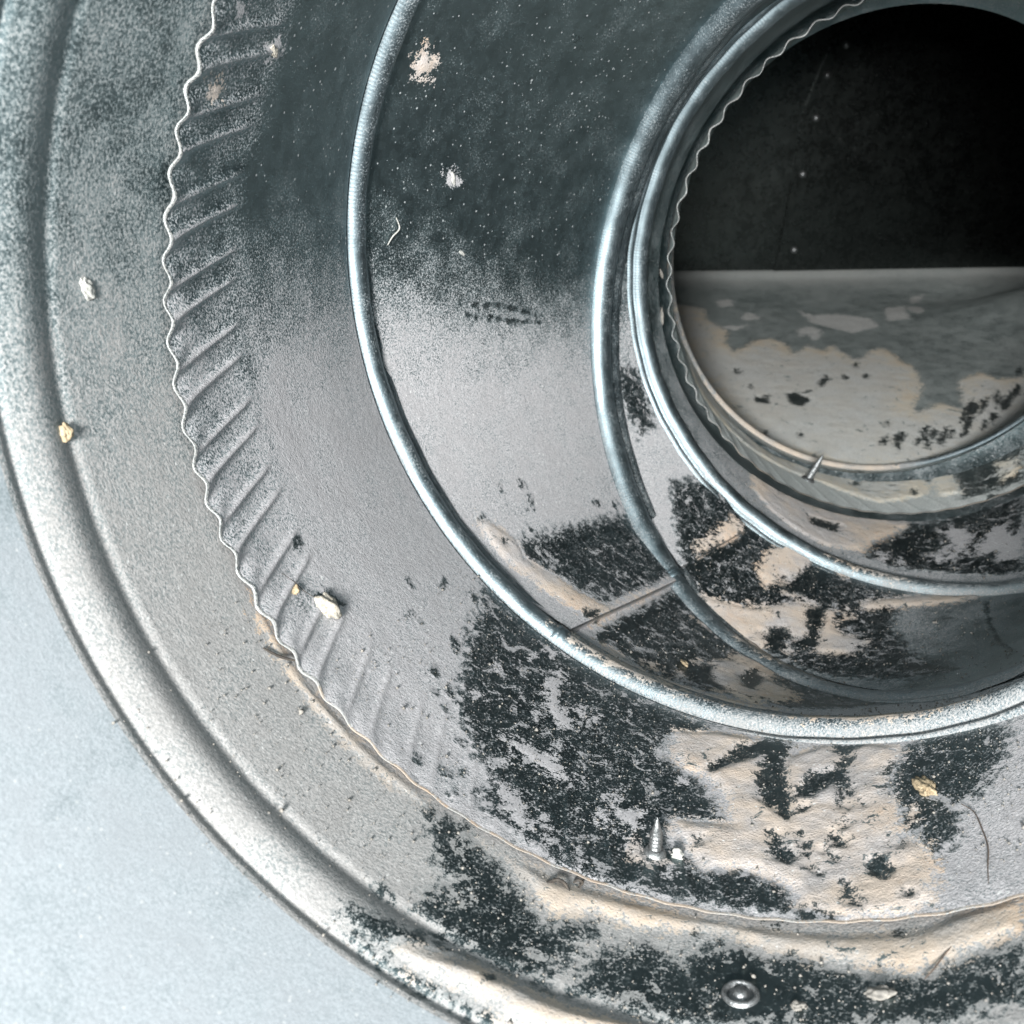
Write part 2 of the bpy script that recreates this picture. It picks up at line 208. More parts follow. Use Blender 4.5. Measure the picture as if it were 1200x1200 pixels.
("G4","G",[1.416,0.387,1.447,0.361,1.462,0.354,1.496,0.321,1.476,0.376,1.476,0.406,1.459,0.444,1.436,0.443,1.43,0.416]),
("G4","G",[1.221,0.51,1.229,0.481,1.244,0.468,1.255,0.477,1.247,0.514,1.244,0.544,1.229,0.545,1.224,0.541,1.215,0.532]),
("G4","G",[1.665,0.233,1.68,0.205,1.694,0.198,1.711,0.181,1.711,0.2,1.703,0.222,1.691,0.245,1.68,0.248,1.674,0.242]),
("G4","G",[1.255,0.46,1.264,0.451,1.275,0.431,1.29,0.45,1.284,0.469,1.281,0.481,1.275,0.511,1.258,0.493,1.238,0.479]),
("G3","T",[2.113,0.031,2.113,0.019,2.122,0.017,2.127,0.006,2.13,0.021,2.13,0.028,2.136,0.041,2.127,0.037,2.122,0.035]),
("G3","T",[1.938,0.22,1.929,0.208,1.944,0.196,1.958,0.207,1.981,0.207,1.972,0.22,1.967,0.229,1.952,0.226,1.932,0.233]),
("G3","T",[1.852,0.127,1.852,0.121,1.858,0.113,1.869,0.12,1.872,0.125,1.878,0.13,1.872,0.133,1.863,0.137,1.852,0.135]),
("G3","T",[1.998,0.543,2.001,0.532,2.004,0.522,2.013,0.519,2.015,0.535,2.018,0.541,2.018,0.553,2.013,0.558,2.001,0.557]),
("G3","T",[1.892,0.257,1.901,0.245,1.909,0.244,1.918,0.243,1.926,0.25,1.935,0.264,1.924,0.268,1.915,0.277,1.904,0.271]),
("G3","T",[1.892,0.748,1.886,0.737,1.898,0.725,1.918,0.732,1.918,0.742,1.941,0.753,1.921,0.759,1.906,0.765,1.889,0.76]),
("G3","T",[2.084,0.217,2.079,0.211,2.087,0.207,2.099,0.199,2.099,0.21,2.104,0.214,2.099,0.217,2.093,0.23,2.081,0.227]),
("G3","T",[1.815,0.492,1.817,0.485,1.817,0.475,1.823,0.481,1.829,0.491,1.835,0.5,1.835,0.513,1.823,0.514,1.817,0.502]),
("G3","T",[2.05,-0.004,2.038,-0.016,2.05,-0.018,2.056,-0.018,2.061,-0.011,2.064,-0.004,2.067,0.011,2.056,0.008,2.05,0.001]),
("G3","T",[1.84,0.12,1.849,0.111,1.852,0.1,1.863,0.105,1.869,0.118,1.869,0.123,1.875,0.138,1.861,0.134,1.852,0.129]),
("G3","T",[1.772,0.458,1.783,0.453,1.789,0.449,1.803,0.448,1.812,0.46,1.806,0.466,1.803,0.473,1.795,0.478,1.78,0.47]),
("G3","T",[1.995,-0.036,1.995,-0.036,1.998,-0.036,2.007,-0.035,2.01,-0.035,2.015,-0.035,2.007,-0.035,2.001,-0.035,1.998,-0.036]),
("G3","T",[2.127,0.425,2.139,0.412,2.147,0.403,2.165,0.396,2.173,0.4,2.182,0.405,2.17,0.417,2.153,0.422,2.142,0.423]),
("G3","T",[1.909,0.694,1.924,0.686,1.926,0.674,1.941,0.674,1.952,0.684,1.944,0.696,1.949,0.713,1.935,0.707,1.921,0.71]),
("G3","T",[1.918,0.426,1.912,0.412,1.929,0.408,1.949,0.403,1.961,0.415,1.97,0.43,1.949,0.436,1.938,0.444,1.929,0.431]),
("G3","T",[1.766,0.297,1.772,0.291,1.789,0.297,1.8,0.298,1.823,0.3,1.823,0.31,1.803,0.311,1.789,0.313,1.772,0.305]),
("G2","T",[1.835,0.205,1.826,0.19,1.832,0.186,1.838,0.185,1.846,0.201,1.849,0.212,1.849,0.22,1.846,0.228,1.838,0.216]),
("G2","T",[1.757,0.261,1.752,0.247,1.749,0.225,1.763,0.249,1.772,0.264,1.774,0.275,1.783,0.298,1.769,0.281,1.76,0.277]),
("G2","T",[1.792,0.173,1.78,0.153,1.786,0.144,1.797,0.153,1.812,0.169,1.815,0.186,1.817,0.205,1.809,0.209,1.795,0.189]),
("G2","T",[1.878,-0.031,1.878,-0.031,1.886,-0.031,1.895,-0.031,1.898,-0.031,1.901,-0.031,1.892,-0.031,1.886,-0.031,1.878,-0.031]),
("G2","T",[1.783,0.483,1.777,0.453,1.786,0.458,1.792,0.46,1.8,0.475,1.809,0.503,1.806,0.51,1.806,0.524,1.797,0.516]),
("G2","T",[1.694,0.25,1.691,0.226,1.703,0.224,1.72,0.246,1.734,0.262,1.743,0.289,1.743,0.31,1.729,0.303,1.711,0.276]),
("G2","T",[1.926,0.209,1.929,0.198,1.926,0.185,1.932,0.179,1.941,0.198,1.944,0.212,1.952,0.231,1.944,0.227,1.938,0.22]),
("G2","T",[1.967,0.368,1.967,0.363,1.964,0.349,1.97,0.346,1.978,0.357,1.981,0.376,1.987,0.394,1.978,0.384,1.972,0.381]),
("G2","T",[2.007,0.186,1.998,0.164,2.007,0.16,2.015,0.152,2.027,0.17,2.033,0.185,2.027,0.194,2.024,0.203,2.015,0.199]),
("G2","T",[1.792,0.608,1.783,0.586,1.792,0.588,1.795,0.577,1.809,0.606,1.806,0.615,1.809,0.616,1.797,0.611,1.792,0.608]),
("G2","T",[1.674,0.361,1.665,0.336,1.677,0.349,1.68,0.339,1.694,0.361,1.7,0.389,1.691,0.386,1.691,0.401,1.68,0.382]),
("G2","T",[1.906,0.415,1.898,0.397,1.906,0.4,1.912,0.401,1.918,0.412,1.924,0.423,1.932,0.447,1.918,0.434,1.912,0.426]),
("G2","T",[1.795,0.085,1.786,0.067,1.792,0.067,1.797,0.073,1.806,0.08,1.806,0.09,1.809,0.102,1.803,0.1,1.797,0.099]),
("G2","T",[1.97,0.165,1.97,0.154,1.975,0.152,1.978,0.146,1.99,0.154,1.992,0.168,1.99,0.175,1.987,0.181,1.978,0.176]),
("G1","G",[2.024,0.37,2.021,0.358,2.018,0.35,2.018,0.344,2.024,0.342,2.03,0.351,2.035,0.36,2.035,0.368,2.027,0.364]),
("G1","G",[2.035,0.027,2.03,0.029,2.033,0.015,2.035,0.001,2.038,0.007,2.044,0.001,2.041,0.013,2.041,0.021,2.038,0.035]),
("G1","G",[1.869,0.087,1.872,0.069,1.869,0.058,1.875,0.053,1.881,0.045,1.883,0.055,1.892,0.064,1.883,0.074,1.878,0.088]),
("G1","G",[1.697,0.101,1.7,0.089,1.694,0.076,1.697,0.071,1.706,0.076,1.711,0.084,1.711,0.091,1.711,0.102,1.708,0.109]),
("G1","G",[2.079,0.535,2.073,0.52,2.076,0.506,2.079,0.501,2.084,0.479,2.09,0.491,2.09,0.508,2.09,0.522,2.087,0.536]),
("G1","G",[1.866,0.044,1.861,0.042,1.866,0.031,1.866,0.015,1.872,0.023,1.878,0.02,1.875,0.028,1.875,0.039,1.869,0.039]),
("G1","G",[1.944,-0.04,1.944,-0.04,1.944,-0.04,1.947,-0.04,1.952,-0.04,1.952,-0.04,1.952,-0.04,1.949,-0.04,1.947,-0.04]),
("G1","G",[1.706,0.271,1.708,0.251,1.708,0.241,1.714,0.231,1.72,0.236,1.726,0.239,1.731,0.253,1.726,0.265,1.717,0.259]),
("G1","G",[1.944,0.034,1.935,0.026,1.938,0.01,1.944,0.001,1.952,-0.004,1.955,0.004,1.955,0.015,1.955,0.023,1.952,0.032]),
("G1","G",[2.254,0.542,2.248,0.527,2.242,0.515,2.248,0.504,2.254,0.501,2.259,0.511,2.262,0.517,2.262,0.528,2.262,0.54]),
("G1","G",[1.76,0.19,1.757,0.187,1.76,0.182,1.763,0.179,1.766,0.174,1.769,0.18,1.769,0.185,1.769,0.193,1.763,0.198]),
("G1","G",[1.984,0.09,1.975,0.084,1.972,0.076,1.975,0.07,1.984,0.073,1.995,0.079,1.998,0.09,1.998,0.099,1.99,0.093]),
("G1","G",[2.09,0.259,2.09,0.247,2.09,0.239,2.09,0.228,2.096,0.217,2.099,0.228,2.101,0.234,2.099,0.245,2.096,0.256]),
("G1","G",[2.107,0.467,2.104,0.452,2.099,0.441,2.101,0.427,2.11,0.433,2.113,0.436,2.124,0.443,2.116,0.453,2.113,0.464]),
("G1","G",[2.208,0.691,2.202,0.691,2.205,0.674,2.205,0.665,2.21,0.654,2.216,0.661,2.213,0.675,2.216,0.684,2.213,0.689]),
("G1","G",[1.815,0.514,1.815,0.503,1.809,0.492,1.812,0.481,1.82,0.488,1.826,0.494,1.832,0.508,1.832,0.524,1.823,0.523]),
("G1","G",[2.127,0.175,2.124,0.164,2.122,0.152,2.124,0.141,2.13,0.133,2.139,0.133,2.139,0.147,2.139,0.164,2.133,0.175]),
("G1","G",[2.03,0.169,2.03,0.155,2.03,0.147,2.033,0.136,2.038,0.127,2.041,0.13,2.041,0.144,2.041,0.158,2.035,0.161]),
("G1","G",[1.826,0.001,1.826,-0.012,1.82,-0.02,1.823,-0.025,1.832,-0.023,1.838,-0.02,1.843,-0.007,1.835,-0.007,1.832,0.001]),
("G1","G",[1.863,0.227,1.866,0.206,1.863,0.195,1.866,0.174,1.878,0.169,1.886,0.183,1.883,0.201,1.886,0.22,1.875,0.225]),
("G1","G",[1.858,0.294,1.858,0.272,1.858,0.256,1.861,0.24,1.869,0.238,1.872,0.255,1.886,0.264,1.875,0.276,1.869,0.287]),
("G1","G",[2.236,0.407,2.231,0.41,2.233,0.384,2.233,0.364,2.239,0.355,2.248,0.35,2.248,0.373,2.245,0.39,2.242,0.402]),
("G1","G",[2.193,0.765,2.188,0.764,2.185,0.749,2.19,0.744,2.196,0.742,2.199,0.745,2.205,0.752,2.202,0.763,2.199,0.765]),
("G1","G",[2.027,0.56,2.018,0.553,2.013,0.539,2.018,0.534,2.027,0.532,2.033,0.547,2.047,0.56,2.035,0.561,2.038,0.578]),
("G1","G",[2.167,0.813,2.153,0.794,2.147,0.773,2.162,0.778,2.167,0.77,2.176,0.777,2.19,0.793,2.193,0.817,2.176,0.806]),
("G1","G",[1.752,0.424,1.749,0.416,1.749,0.405,1.754,0.403,1.76,0.393,1.76,0.404,1.76,0.412,1.76,0.422,1.754,0.421]),
("G1","G",[2.127,0.694,2.116,0.678,2.11,0.66,2.116,0.652,2.127,0.654,2.136,0.666,2.139,0.678,2.139,0.686,2.136,0.689]),
("G1","G",[2.17,0.791,2.167,0.784,2.165,0.767,2.17,0.753,2.173,0.728,2.182,0.746,2.179,0.766,2.179,0.777,2.179,0.809]),
("G1","G",[1.992,0.586,1.987,0.575,1.99,0.55,1.998,0.543,2.001,0.529,2.007,0.524,2.007,0.546,2.001,0.56,1.998,0.57]),
("G1","G",[2.116,0.163,2.11,0.155,2.11,0.146,2.11,0.138,2.119,0.144,2.124,0.141,2.13,0.15,2.127,0.158,2.124,0.167]),
("G1","C",[1.522,0.057,1.519,0.047,1.519,0.04,1.525,0.045,1.528,0.045,1.533,0.047,1.536,0.057,1.533,0.062,1.528,0.057]),
("G1","C",[1.542,0.377,1.542,0.372,1.542,0.367,1.545,0.365,1.548,0.361,1.551,0.368,1.551,0.376,1.548,0.383,1.545,0.377]),
("G1","C",[1.307,0.495,1.304,0.481,1.307,0.477,1.31,0.471,1.313,0.481,1.315,0.49,1.315,0.497,1.313,0.499,1.31,0.496]),
("G1","C",[1.281,0.059,1.278,0.054,1.281,0.05,1.284,0.05,1.29,0.048,1.293,0.052,1.287,0.057,1.287,0.061,1.284,0.061]),
("G1","C",[1.41,0.367,1.41,0.36,1.41,0.353,1.416,0.349,1.419,0.351,1.422,0.356,1.419,0.363,1.419,0.372,1.413,0.374]),
("G1","C",[1.41,0.243,1.407,0.238,1.413,0.232,1.416,0.23,1.422,0.221,1.424,0.233,1.422,0.24,1.416,0.244,1.413,0.243]),
("G1","C",[1.393,0.369,1.393,0.357,1.396,0.351,1.399,0.339,1.404,0.352,1.407,0.355,1.407,0.366,1.404,0.368,1.399,0.377]),
("G1","C",[1.416,0.181,1.41,0.173,1.41,0.166,1.416,0.169,1.419,0.174,1.422,0.179,1.424,0.188,1.422,0.19,1.419,0.188]),
("G1","C",[1.436,0.208,1.433,0.205,1.436,0.201,1.439,0.196,1.442,0.199,1.445,0.202,1.445,0.209,1.439,0.211,1.436,0.213]),
("G1","C",[1.485,0.367,1.476,0.361,1.482,0.35,1.488,0.341,1.493,0.342,1.499,0.35,1.496,0.361,1.49,0.366,1.488,0.37]),
("G1","C",[1.37,0.363,1.367,0.351,1.37,0.347,1.373,0.35,1.376,0.348,1.379,0.36,1.381,0.369,1.381,0.374,1.376,0.366]),
("G1","C",[1.663,0.225,1.665,0.21,1.665,0.199,1.671,0.195,1.677,0.19,1.68,0.198,1.677,0.205,1.677,0.218,1.671,0.223]),
("G1","C",[1.293,0.215,1.293,0.208,1.295,0.204,1.298,0.197,1.304,0.202,1.304,0.209,1.304,0.213,1.301,0.218,1.295,0.221]),
("G1","C",[1.396,0.295,1.393,0.29,1.399,0.282,1.404,0.275,1.413,0.269,1.41,0.283,1.41,0.287,1.407,0.299,1.399,0.305]),
("G1","C",[1.574,0.127,1.568,0.122,1.571,0.112,1.574,0.102,1.579,0.11,1.585,0.118,1.582,0.122,1.582,0.135,1.577,0.127]),
("G1","C",[1.321,0.467,1.318,0.455,1.321,0.451,1.324,0.451,1.327,0.454,1.333,0.464,1.33,0.47,1.333,0.487,1.324,0.481]),
("G1","C",[1.39,0.422,1.393,0.41,1.393,0.399,1.399,0.386,1.407,0.396,1.404,0.408,1.404,0.417,1.404,0.431,1.399,0.421]),
("G1","C",[1.691,0.327,1.688,0.324,1.688,0.314,1.691,0.314,1.697,0.312,1.7,0.317,1.703,0.325,1.7,0.333,1.694,0.335]),
("G1","T",[1.433,0.114,1.436,0.109,1.439,0.109,1.442,0.105,1.445,0.112,1.447,0.119,1.445,0.124,1.439,0.121,1.439,0.119]),
("G1","T",[1.341,0.167,1.338,0.157,1.344,0.158,1.35,0.163,1.356,0.163,1.356,0.172,1.35,0.172,1.347,0.174,1.341,0.173]),
("G1","T",[1.539,0.316,1.545,0.311,1.548,0.307,1.554,0.305,1.556,0.31,1.562,0.318,1.554,0.322,1.548,0.331,1.545,0.321]),
("G1","T",[1.602,0.586,1.599,0.566,1.602,0.552,1.611,0.561,1.614,0.579,1.617,0.592,1.614,0.599,1.611,0.603,1.605,0.597]),
("G1","T",[1.64,0.168,1.64,0.163,1.642,0.16,1.645,0.158,1.648,0.163,1.651,0.168,1.648,0.173,1.645,0.181,1.64,0.173]),
("G1","T",[1.29,0.039,1.295,0.034,1.301,0.03,1.307,0.037,1.313,0.041,1.31,0.046,1.31,0.05,1.301,0.048,1.293,0.046]),
("G1","T",[1.376,0.337,1.379,0.33,1.379,0.325,1.381,0.333,1.384,0.335,1.387,0.345,1.384,0.351,1.381,0.351,1.376,0.343]),
("G1","T",[1.407,0.027,1.407,0.017,1.413,0.017,1.419,0.018,1.422,0.025,1.424,0.029,1.422,0.034,1.416,0.041,1.407,0.036]),
("G1","T",[1.238,0.025,1.238,0.021,1.241,0.021,1.244,0.023,1.244,0.025,1.244,0.029,1.244,0.029,1.241,0.029,1.238,0.029]),
("G1","T",[1.677,0.519,1.68,0.509,1.686,0.5,1.694,0.501,1.7,0.507,1.697,0.514,1.697,0.522,1.691,0.526,1.683,0.522]),
("G1","T",[1.267,0.3,1.27,0.296,1.272,0.288,1.281,0.291,1.281,0.302,1.281,0.311,1.278,0.315,1.272,0.316,1.267,0.309]),
("G1","T",[1.264,0.201,1.267,0.199,1.27,0.195,1.272,0.2,1.275,0.202,1.278,0.211,1.272,0.217,1.27,0.215,1.267,0.208]),
("G1","T",[1.447,0.265,1.45,0.261,1.45,0.254,1.456,0.252,1.459,0.262,1.459,0.271,1.456,0.276,1.453,0.28,1.45,0.275]),
("G1","T",[1.588,0.314,1.591,0.304,1.594,0.294,1.599,0.295,1.605,0.303,1.602,0.313,1.602,0.32,1.599,0.332,1.594,0.317]),
("G1","C",[2.368,0.5,2.365,0.494,2.363,0.482,2.371,0.485,2.374,0.485,2.38,0.486,2.377,0.497,2.374,0.5,2.371,0.509]),
("G1","C",[2.348,0.628,2.348,0.614,2.348,0.602,2.357,0.594,2.36,0.603,2.365,0.603,2.365,0.615,2.36,0.62,2.357,0.62]),
("G1","C",[2.096,0.092,2.096,0.089,2.099,0.081,2.104,0.078,2.107,0.078,2.11,0.081,2.11,0.087,2.104,0.092,2.101,0.089]),
("G1","C",[2.185,-0.036,2.185,-0.042,2.182,-0.042,2.188,-0.042,2.193,-0.042,2.193,-0.042,2.199,-0.033,2.196,-0.027,2.188,-0.027]),
("G1","C",[2.305,0.28,2.302,0.274,2.302,0.265,2.305,0.259,2.311,0.268,2.317,0.271,2.317,0.28,2.314,0.283,2.308,0.288]),
("G1","C",[2.42,0.734,2.417,0.725,2.417,0.71,2.423,0.704,2.428,0.699,2.431,0.714,2.434,0.723,2.428,0.731,2.426,0.731]),
("G1","C",[2.231,0.288,2.228,0.279,2.225,0.268,2.231,0.274,2.236,0.277,2.239,0.283,2.239,0.292,2.239,0.297,2.236,0.303]),
("G1","C",[2.363,0.503,2.357,0.493,2.363,0.485,2.365,0.473,2.371,0.482,2.377,0.486,2.374,0.497,2.371,0.503,2.368,0.506]),
("G1","C",[2.21,0.004,2.205,-0.001,2.208,-0.01,2.213,-0.01,2.219,-0.01,2.222,-0.007,2.219,-0.001,2.216,0.001,2.213,0.007]),
("G1","C",[2.477,0.451,2.474,0.442,2.477,0.431,2.483,0.428,2.486,0.422,2.489,0.431,2.492,0.437,2.486,0.446,2.483,0.452]),
("G1","C",[2.196,0.197,2.193,0.192,2.193,0.183,2.199,0.186,2.202,0.183,2.205,0.186,2.205,0.195,2.202,0.203,2.196,0.197]),
("G1","C",[2.54,0.528,2.535,0.519,2.535,0.51,2.537,0.507,2.543,0.507,2.546,0.516,2.555,0.526,2.552,0.534,2.543,0.525]),
("G1","C",[2.228,0.065,2.231,0.056,2.228,0.048,2.233,0.051,2.236,0.054,2.242,0.054,2.242,0.065,2.236,0.065,2.233,0.068]),
("G1","C",[2.348,0.484,2.34,0.475,2.34,0.463,2.345,0.454,2.351,0.47,2.357,0.479,2.36,0.488,2.357,0.49,2.354,0.502]),
("G1","C",[2.17,0.085,2.173,0.079,2.173,0.073,2.173,0.065,2.179,0.07,2.182,0.073,2.185,0.085,2.179,0.088,2.176,0.088]),
("G1","C",[2.254,0.315,2.251,0.307,2.254,0.304,2.256,0.298,2.259,0.295,2.262,0.304,2.262,0.31,2.259,0.316,2.256,0.316]),
("G1","C",[2.279,0.325,2.276,0.311,2.279,0.299,2.288,0.299,2.294,0.297,2.297,0.308,2.297,0.314,2.297,0.332,2.288,0.323]),
("G1","C",[2.147,0.121,2.144,0.119,2.147,0.113,2.15,0.113,2.153,0.11,2.153,0.116,2.153,0.119,2.15,0.124,2.147,0.124]),
("G1","C",[2.262,0.249,2.262,0.243,2.262,0.24,2.262,0.234,2.265,0.237,2.268,0.243,2.268,0.249,2.268,0.255,2.265,0.252]),
("G1","C",[2.342,0.348,2.334,0.342,2.337,0.328,2.345,0.325,2.351,0.322,2.354,0.334,2.36,0.346,2.354,0.355,2.345,0.357]),
("G1","C",[2.208,-0.022,2.205,-0.027,2.21,-0.03,2.21,-0.039,2.216,-0.036,2.219,-0.03,2.219,-0.025,2.216,-0.022,2.21,-0.016]),
("G1","C",[2.454,0.451,2.451,0.45,2.454,0.445,2.454,0.433,2.46,0.436,2.46,0.442,2.463,0.448,2.46,0.454,2.457,0.451]),
("G1","C",[2.497,0.667,2.497,0.655,2.494,0.646,2.494,0.631,2.503,0.643,2.506,0.652,2.509,0.658,2.512,0.673,2.503,0.667]),
("G1","C",[2.133,0.041,2.133,0.036,2.133,0.03,2.136,0.027,2.142,0.024,2.144,0.03,2.142,0.036,2.139,0.044,2.136,0.044]),
("S0","C",[1.884,0.088,1.884,0.085,1.887,0.085,1.889,0.082,1.892,0.079,1.892,0.085,1.889,0.088,1.887,0.091,1.884,0.091]),
("S0","C",[1.621,0.269,1.624,0.266,1.626,0.26,1.632,0.263,1.638,0.263,1.635,0.266,1.635,0.272,1.629,0.275,1.626,0.269]),
("S0","C",[1.944,0.094,1.944,0.085,1.947,0.076,1.955,0.079,1.958,0.079,1.958,0.082,1.964,0.091,1.955,0.091,1.95,0.094]),
("S0","C",[1.912,0.022,1.912,0.019,1.915,0.016,1.918,0.013,1.921,0.016,1.921,0.019,1.921,0.022,1.918,0.025,1.912,0.025]),
("S0","C",[1.303,0.311,1.301,0.305,1.303,0.302,1.306,0.302,1.309,0.308,1.309,0.314,1.306,0.317,1.303,0.317,1.301,0.314]),
("S0","C",[1.498,0.338,1.501,0.335,1.504,0.329,1.512,0.329,1.518,0.332,1.521,0.338,1.512,0.344,1.506,0.347,1.501,0.344]),
("S0","C",[1.838,0.088,1.835,0.088,1.844,0.085,1.847,0.082,1.849,0.082,1.849,0.082,1.849,0.085,1.844,0.091,1.835,0.094]),
("S0","C",[1.898,0.142,1.898,0.136,1.901,0.133,1.904,0.127,1.912,0.127,1.912,0.136,1.912,0.145,1.907,0.148,1.901,0.145]),
("S0","C",[1.609,0.181,1.606,0.175,1.612,0.175,1.618,0.175,1.621,0.175,1.624,0.178,1.621,0.184,1.612,0.187,1.606,0.184]),
("S0","C",[1.626,0.166,1.629,0.16,1.632,0.157,1.632,0.157,1.635,0.16,1.638,0.163,1.635,0.169,1.632,0.172,1.629,0.172]),
("S0","C",[2.041,0.052,2.038,0.049,2.041,0.046,2.044,0.043,2.047,0.043,2.05,0.046,2.047,0.049,2.044,0.052,2.041,0.058]),
("S0","C",[1.807,0.16,1.809,0.154,1.812,0.151,1.815,0.148,1.821,0.148,1.821,0.157,1.821,0.163,1.818,0.166,1.815,0.16]),
("S0","C",[1.698,0.151,1.698,0.148,1.701,0.145,1.704,0.145,1.709,0.145,1.709,0.151,1.707,0.151,1.704,0.157,1.698,0.157]),
("S0","C",[2.012,0.067,2.015,0.061,2.015,0.055,2.021,0.052,2.03,0.049,2.03,0.055,2.03,0.061,2.021,0.067,2.018,0.064]),
("G2","C",[2.658,0.421,2.652,0.413,2.655,0.407,2.655,0.403,2.655,0.393,2.661,0.404,2.664,0.408,2.664,0.415,2.661,0.414]),
("G2","C",[2.641,0.186,2.638,0.173,2.635,0.166,2.635,0.152,2.641,0.146,2.644,0.156,2.644,0.166,2.649,0.18,2.644,0.18]),
("G2","C",[2.664,0.811,2.658,0.792,2.658,0.776,2.658,0.762,2.664,0.757,2.667,0.768,2.672,0.777,2.672,0.794,2.669,0.81]),
("G2","C",[2.586,0.345,2.578,0.338,2.578,0.331,2.578,0.325,2.583,0.329,2.589,0.333,2.595,0.34,2.592,0.343,2.589,0.346]),
("G2","C",[2.655,0.899,2.649,0.891,2.641,0.871,2.646,0.866,2.655,0.872,2.661,0.875,2.661,0.885,2.669,0.902,2.664,0.906]),
("G2","C",[2.486,0.723,2.474,0.706,2.474,0.694,2.469,0.667,2.483,0.681,2.489,0.696,2.506,0.714,2.503,0.732,2.492,0.725]),
("G2","C",[2.555,0.741,2.549,0.729,2.54,0.71,2.546,0.709,2.552,0.698,2.563,0.715,2.566,0.732,2.566,0.741,2.563,0.744]),
("G2","C",[2.48,0.428,2.469,0.413,2.469,0.395,2.472,0.386,2.477,0.378,2.486,0.398,2.497,0.413,2.497,0.429,2.486,0.42]),
("G2","C",[2.517,0.471,2.515,0.448,2.506,0.434,2.509,0.418,2.517,0.414,2.523,0.428,2.529,0.442,2.532,0.461,2.523,0.459]),
("G2","C",[2.552,0.208,2.546,0.198,2.546,0.188,2.546,0.172,2.552,0.176,2.558,0.173,2.56,0.189,2.558,0.199,2.558,0.215]),
("G2","C",[2.738,0.337,2.735,0.333,2.727,0.325,2.735,0.33,2.735,0.323,2.741,0.33,2.744,0.334,2.744,0.338,2.744,0.341]),
("G2","C",[2.606,0.904,2.603,0.893,2.601,0.882,2.601,0.875,2.603,0.87,2.609,0.878,2.612,0.886,2.609,0.892,2.609,0.902]),
("G2","C",[2.512,0.071,2.503,0.058,2.497,0.046,2.503,0.036,2.509,0.03,2.517,0.043,2.52,0.056,2.523,0.068,2.515,0.068]),
("G2","C",[2.695,0.451,2.684,0.442,2.687,0.436,2.678,0.421,2.692,0.43,2.701,0.435,2.704,0.446,2.71,0.457,2.707,0.464]),
("G2","C",[2.738,0.456,2.735,0.441,2.73,0.433,2.724,0.418,2.735,0.427,2.744,0.436,2.756,0.445,2.756,0.455,2.747,0.457]),
("G2","C",[2.523,0.583,2.517,0.572,2.515,0.549,2.52,0.541,2.523,0.536,2.532,0.535,2.537,0.555,2.535,0.574,2.529,0.579]),
("G2","C",[2.179,0.151,2.196,0.28,2.242,0.542,2.279,0.772,2.251,0.74,2.205,0.482,2.165,0.254,2.147,0.13]),
("G3","C",[2.322,0.124,2.299,0.323,2.274,0.575,2.251,0.577,2.271,0.322,2.297,0.113]),
("G2","G",[2.202,0.175,2.248,0.451,2.308,0.788,2.334,0.797,2.285,0.48,2.256,0.302,2.239,0.211])]
# ------------------------------------------------------------------ masks of dirt in surface coordinates
def inward(seg,PH,Y):
    e=1e-3
    du=surf(seg,PH+e,Y)-surf(seg,PH-e,Y); dv=surf(seg,PH,Y+e)-surf(seg,PH,Y-e)
    n=np.cross(du,dv); n/=np.linalg.norm(n,axis=-1,keepdims=True)
    if seg in('FLR','BCK'): ref=fl_up if seg=='FLR' else -fl_n
    else:
        ref=-(np.cos(PH)[...,None]*RG[1].u+np.sin(PH)[...,None]*RG[1].v)
    s=np.sign((n*ref).sum(-1,keepdims=True)); s[s==0]=1
    return n*s
FAR=-0.12
def sdf_field(seg,kind,PH,Y):
    out=np.full(PH.shape,FAR); X=PH.ravel(); Z=Y.ravel(); o=out.ravel()
    for sg,k,c in POLYS:
        if sg!=seg or (k!=kind and not(k=='S' and kind=='C')): continue
        px=np.array(c[0::2]); py=np.array(c[1::2]); m=.12
        idx=np.nonzero((X>px.min()-m)&(X<px.max()+m)&(Z>py.min()-m)&(Z<py.max()+m))[0]
        if not len(idx): continue
        x=X[idx]; z=Z[idx]; n=len(px); d=np.full(len(idx),9.0); ins=np.zeros(len(idx),bool)
        for i in range(n-1 if k=='S' else n):
            ax,ay=px[i],py[i]; bx,by=px[(i+1)%n],py[(i+1)%n]
            ex,ey=bx-ax,by-ay; L=ex*ex+ey*ey+1e-12
            t=np.clip(((x-ax)*ex+(z-ay)*ey)/L,0,1)
            d=np.minimum(d,np.hypot(x-ax-t*ex,z-ay-t*ey))
            if k!='S' and ay!=by:
                cr=((ay>z)!=(by>z))&(x<(bx-ax)*(z-ay)/(by-ay)+ax); ins^=cr
        val=(0.0045-d) if k=='S' else np.where(ins,d,-d)
        if k=='S': val=val*1.4
        o[idx]=np.maximum(o[idx],val)
    return o.reshape(PH.shape)
def sm(a,b,x):
    t=np.clip((x-a)/(b-a),0,1); return t*t*(3-2*t)
def film_field(seg,PH,Y):
    if seg=='S0': f=0.30+0.68*sm(3.7,2.6,PH)
    elif seg=='G1':
        f=-.08+1.05*sm(3.58,2.95,PH)
        cr=sm(.31,.20,Y+.06*(fbm(PH,Y,9,11)-.5))*sm(2.4,3.15,PH)            # the crimped band catches less dust
        f=f*(1-.8*cr)+(.26+.6*(fbm(PH,Y,7,4)-.45))*cr
    elif seg=='G2': f=-.10+1.0*sm(3.62,3.0,PH)
    elif seg=='G3': f=-.02+0.85*sm(3.65,2.9,PH)*(0.35+0.65*sm(1.2,2.3,PH))
    elif seg=='G4': f=0.10+0.55*sm(3.3,2.3,PH)
    elif seg=='COL': f=0.20+0.55*sm(3.1,2.3,PH)
    elif seg=='FLR': f=0.36+0.35*sm(3.0,3.5,Y)+.3*(fbm(PH,Y,2.2,21)-.5)
    else: f=np.full(PH.shape,-.6)
    if seg in('G1','G2','G3','G4','COL','S0'): f=f*(0.25+.75*sm(-.3,.5,PH))
    return f
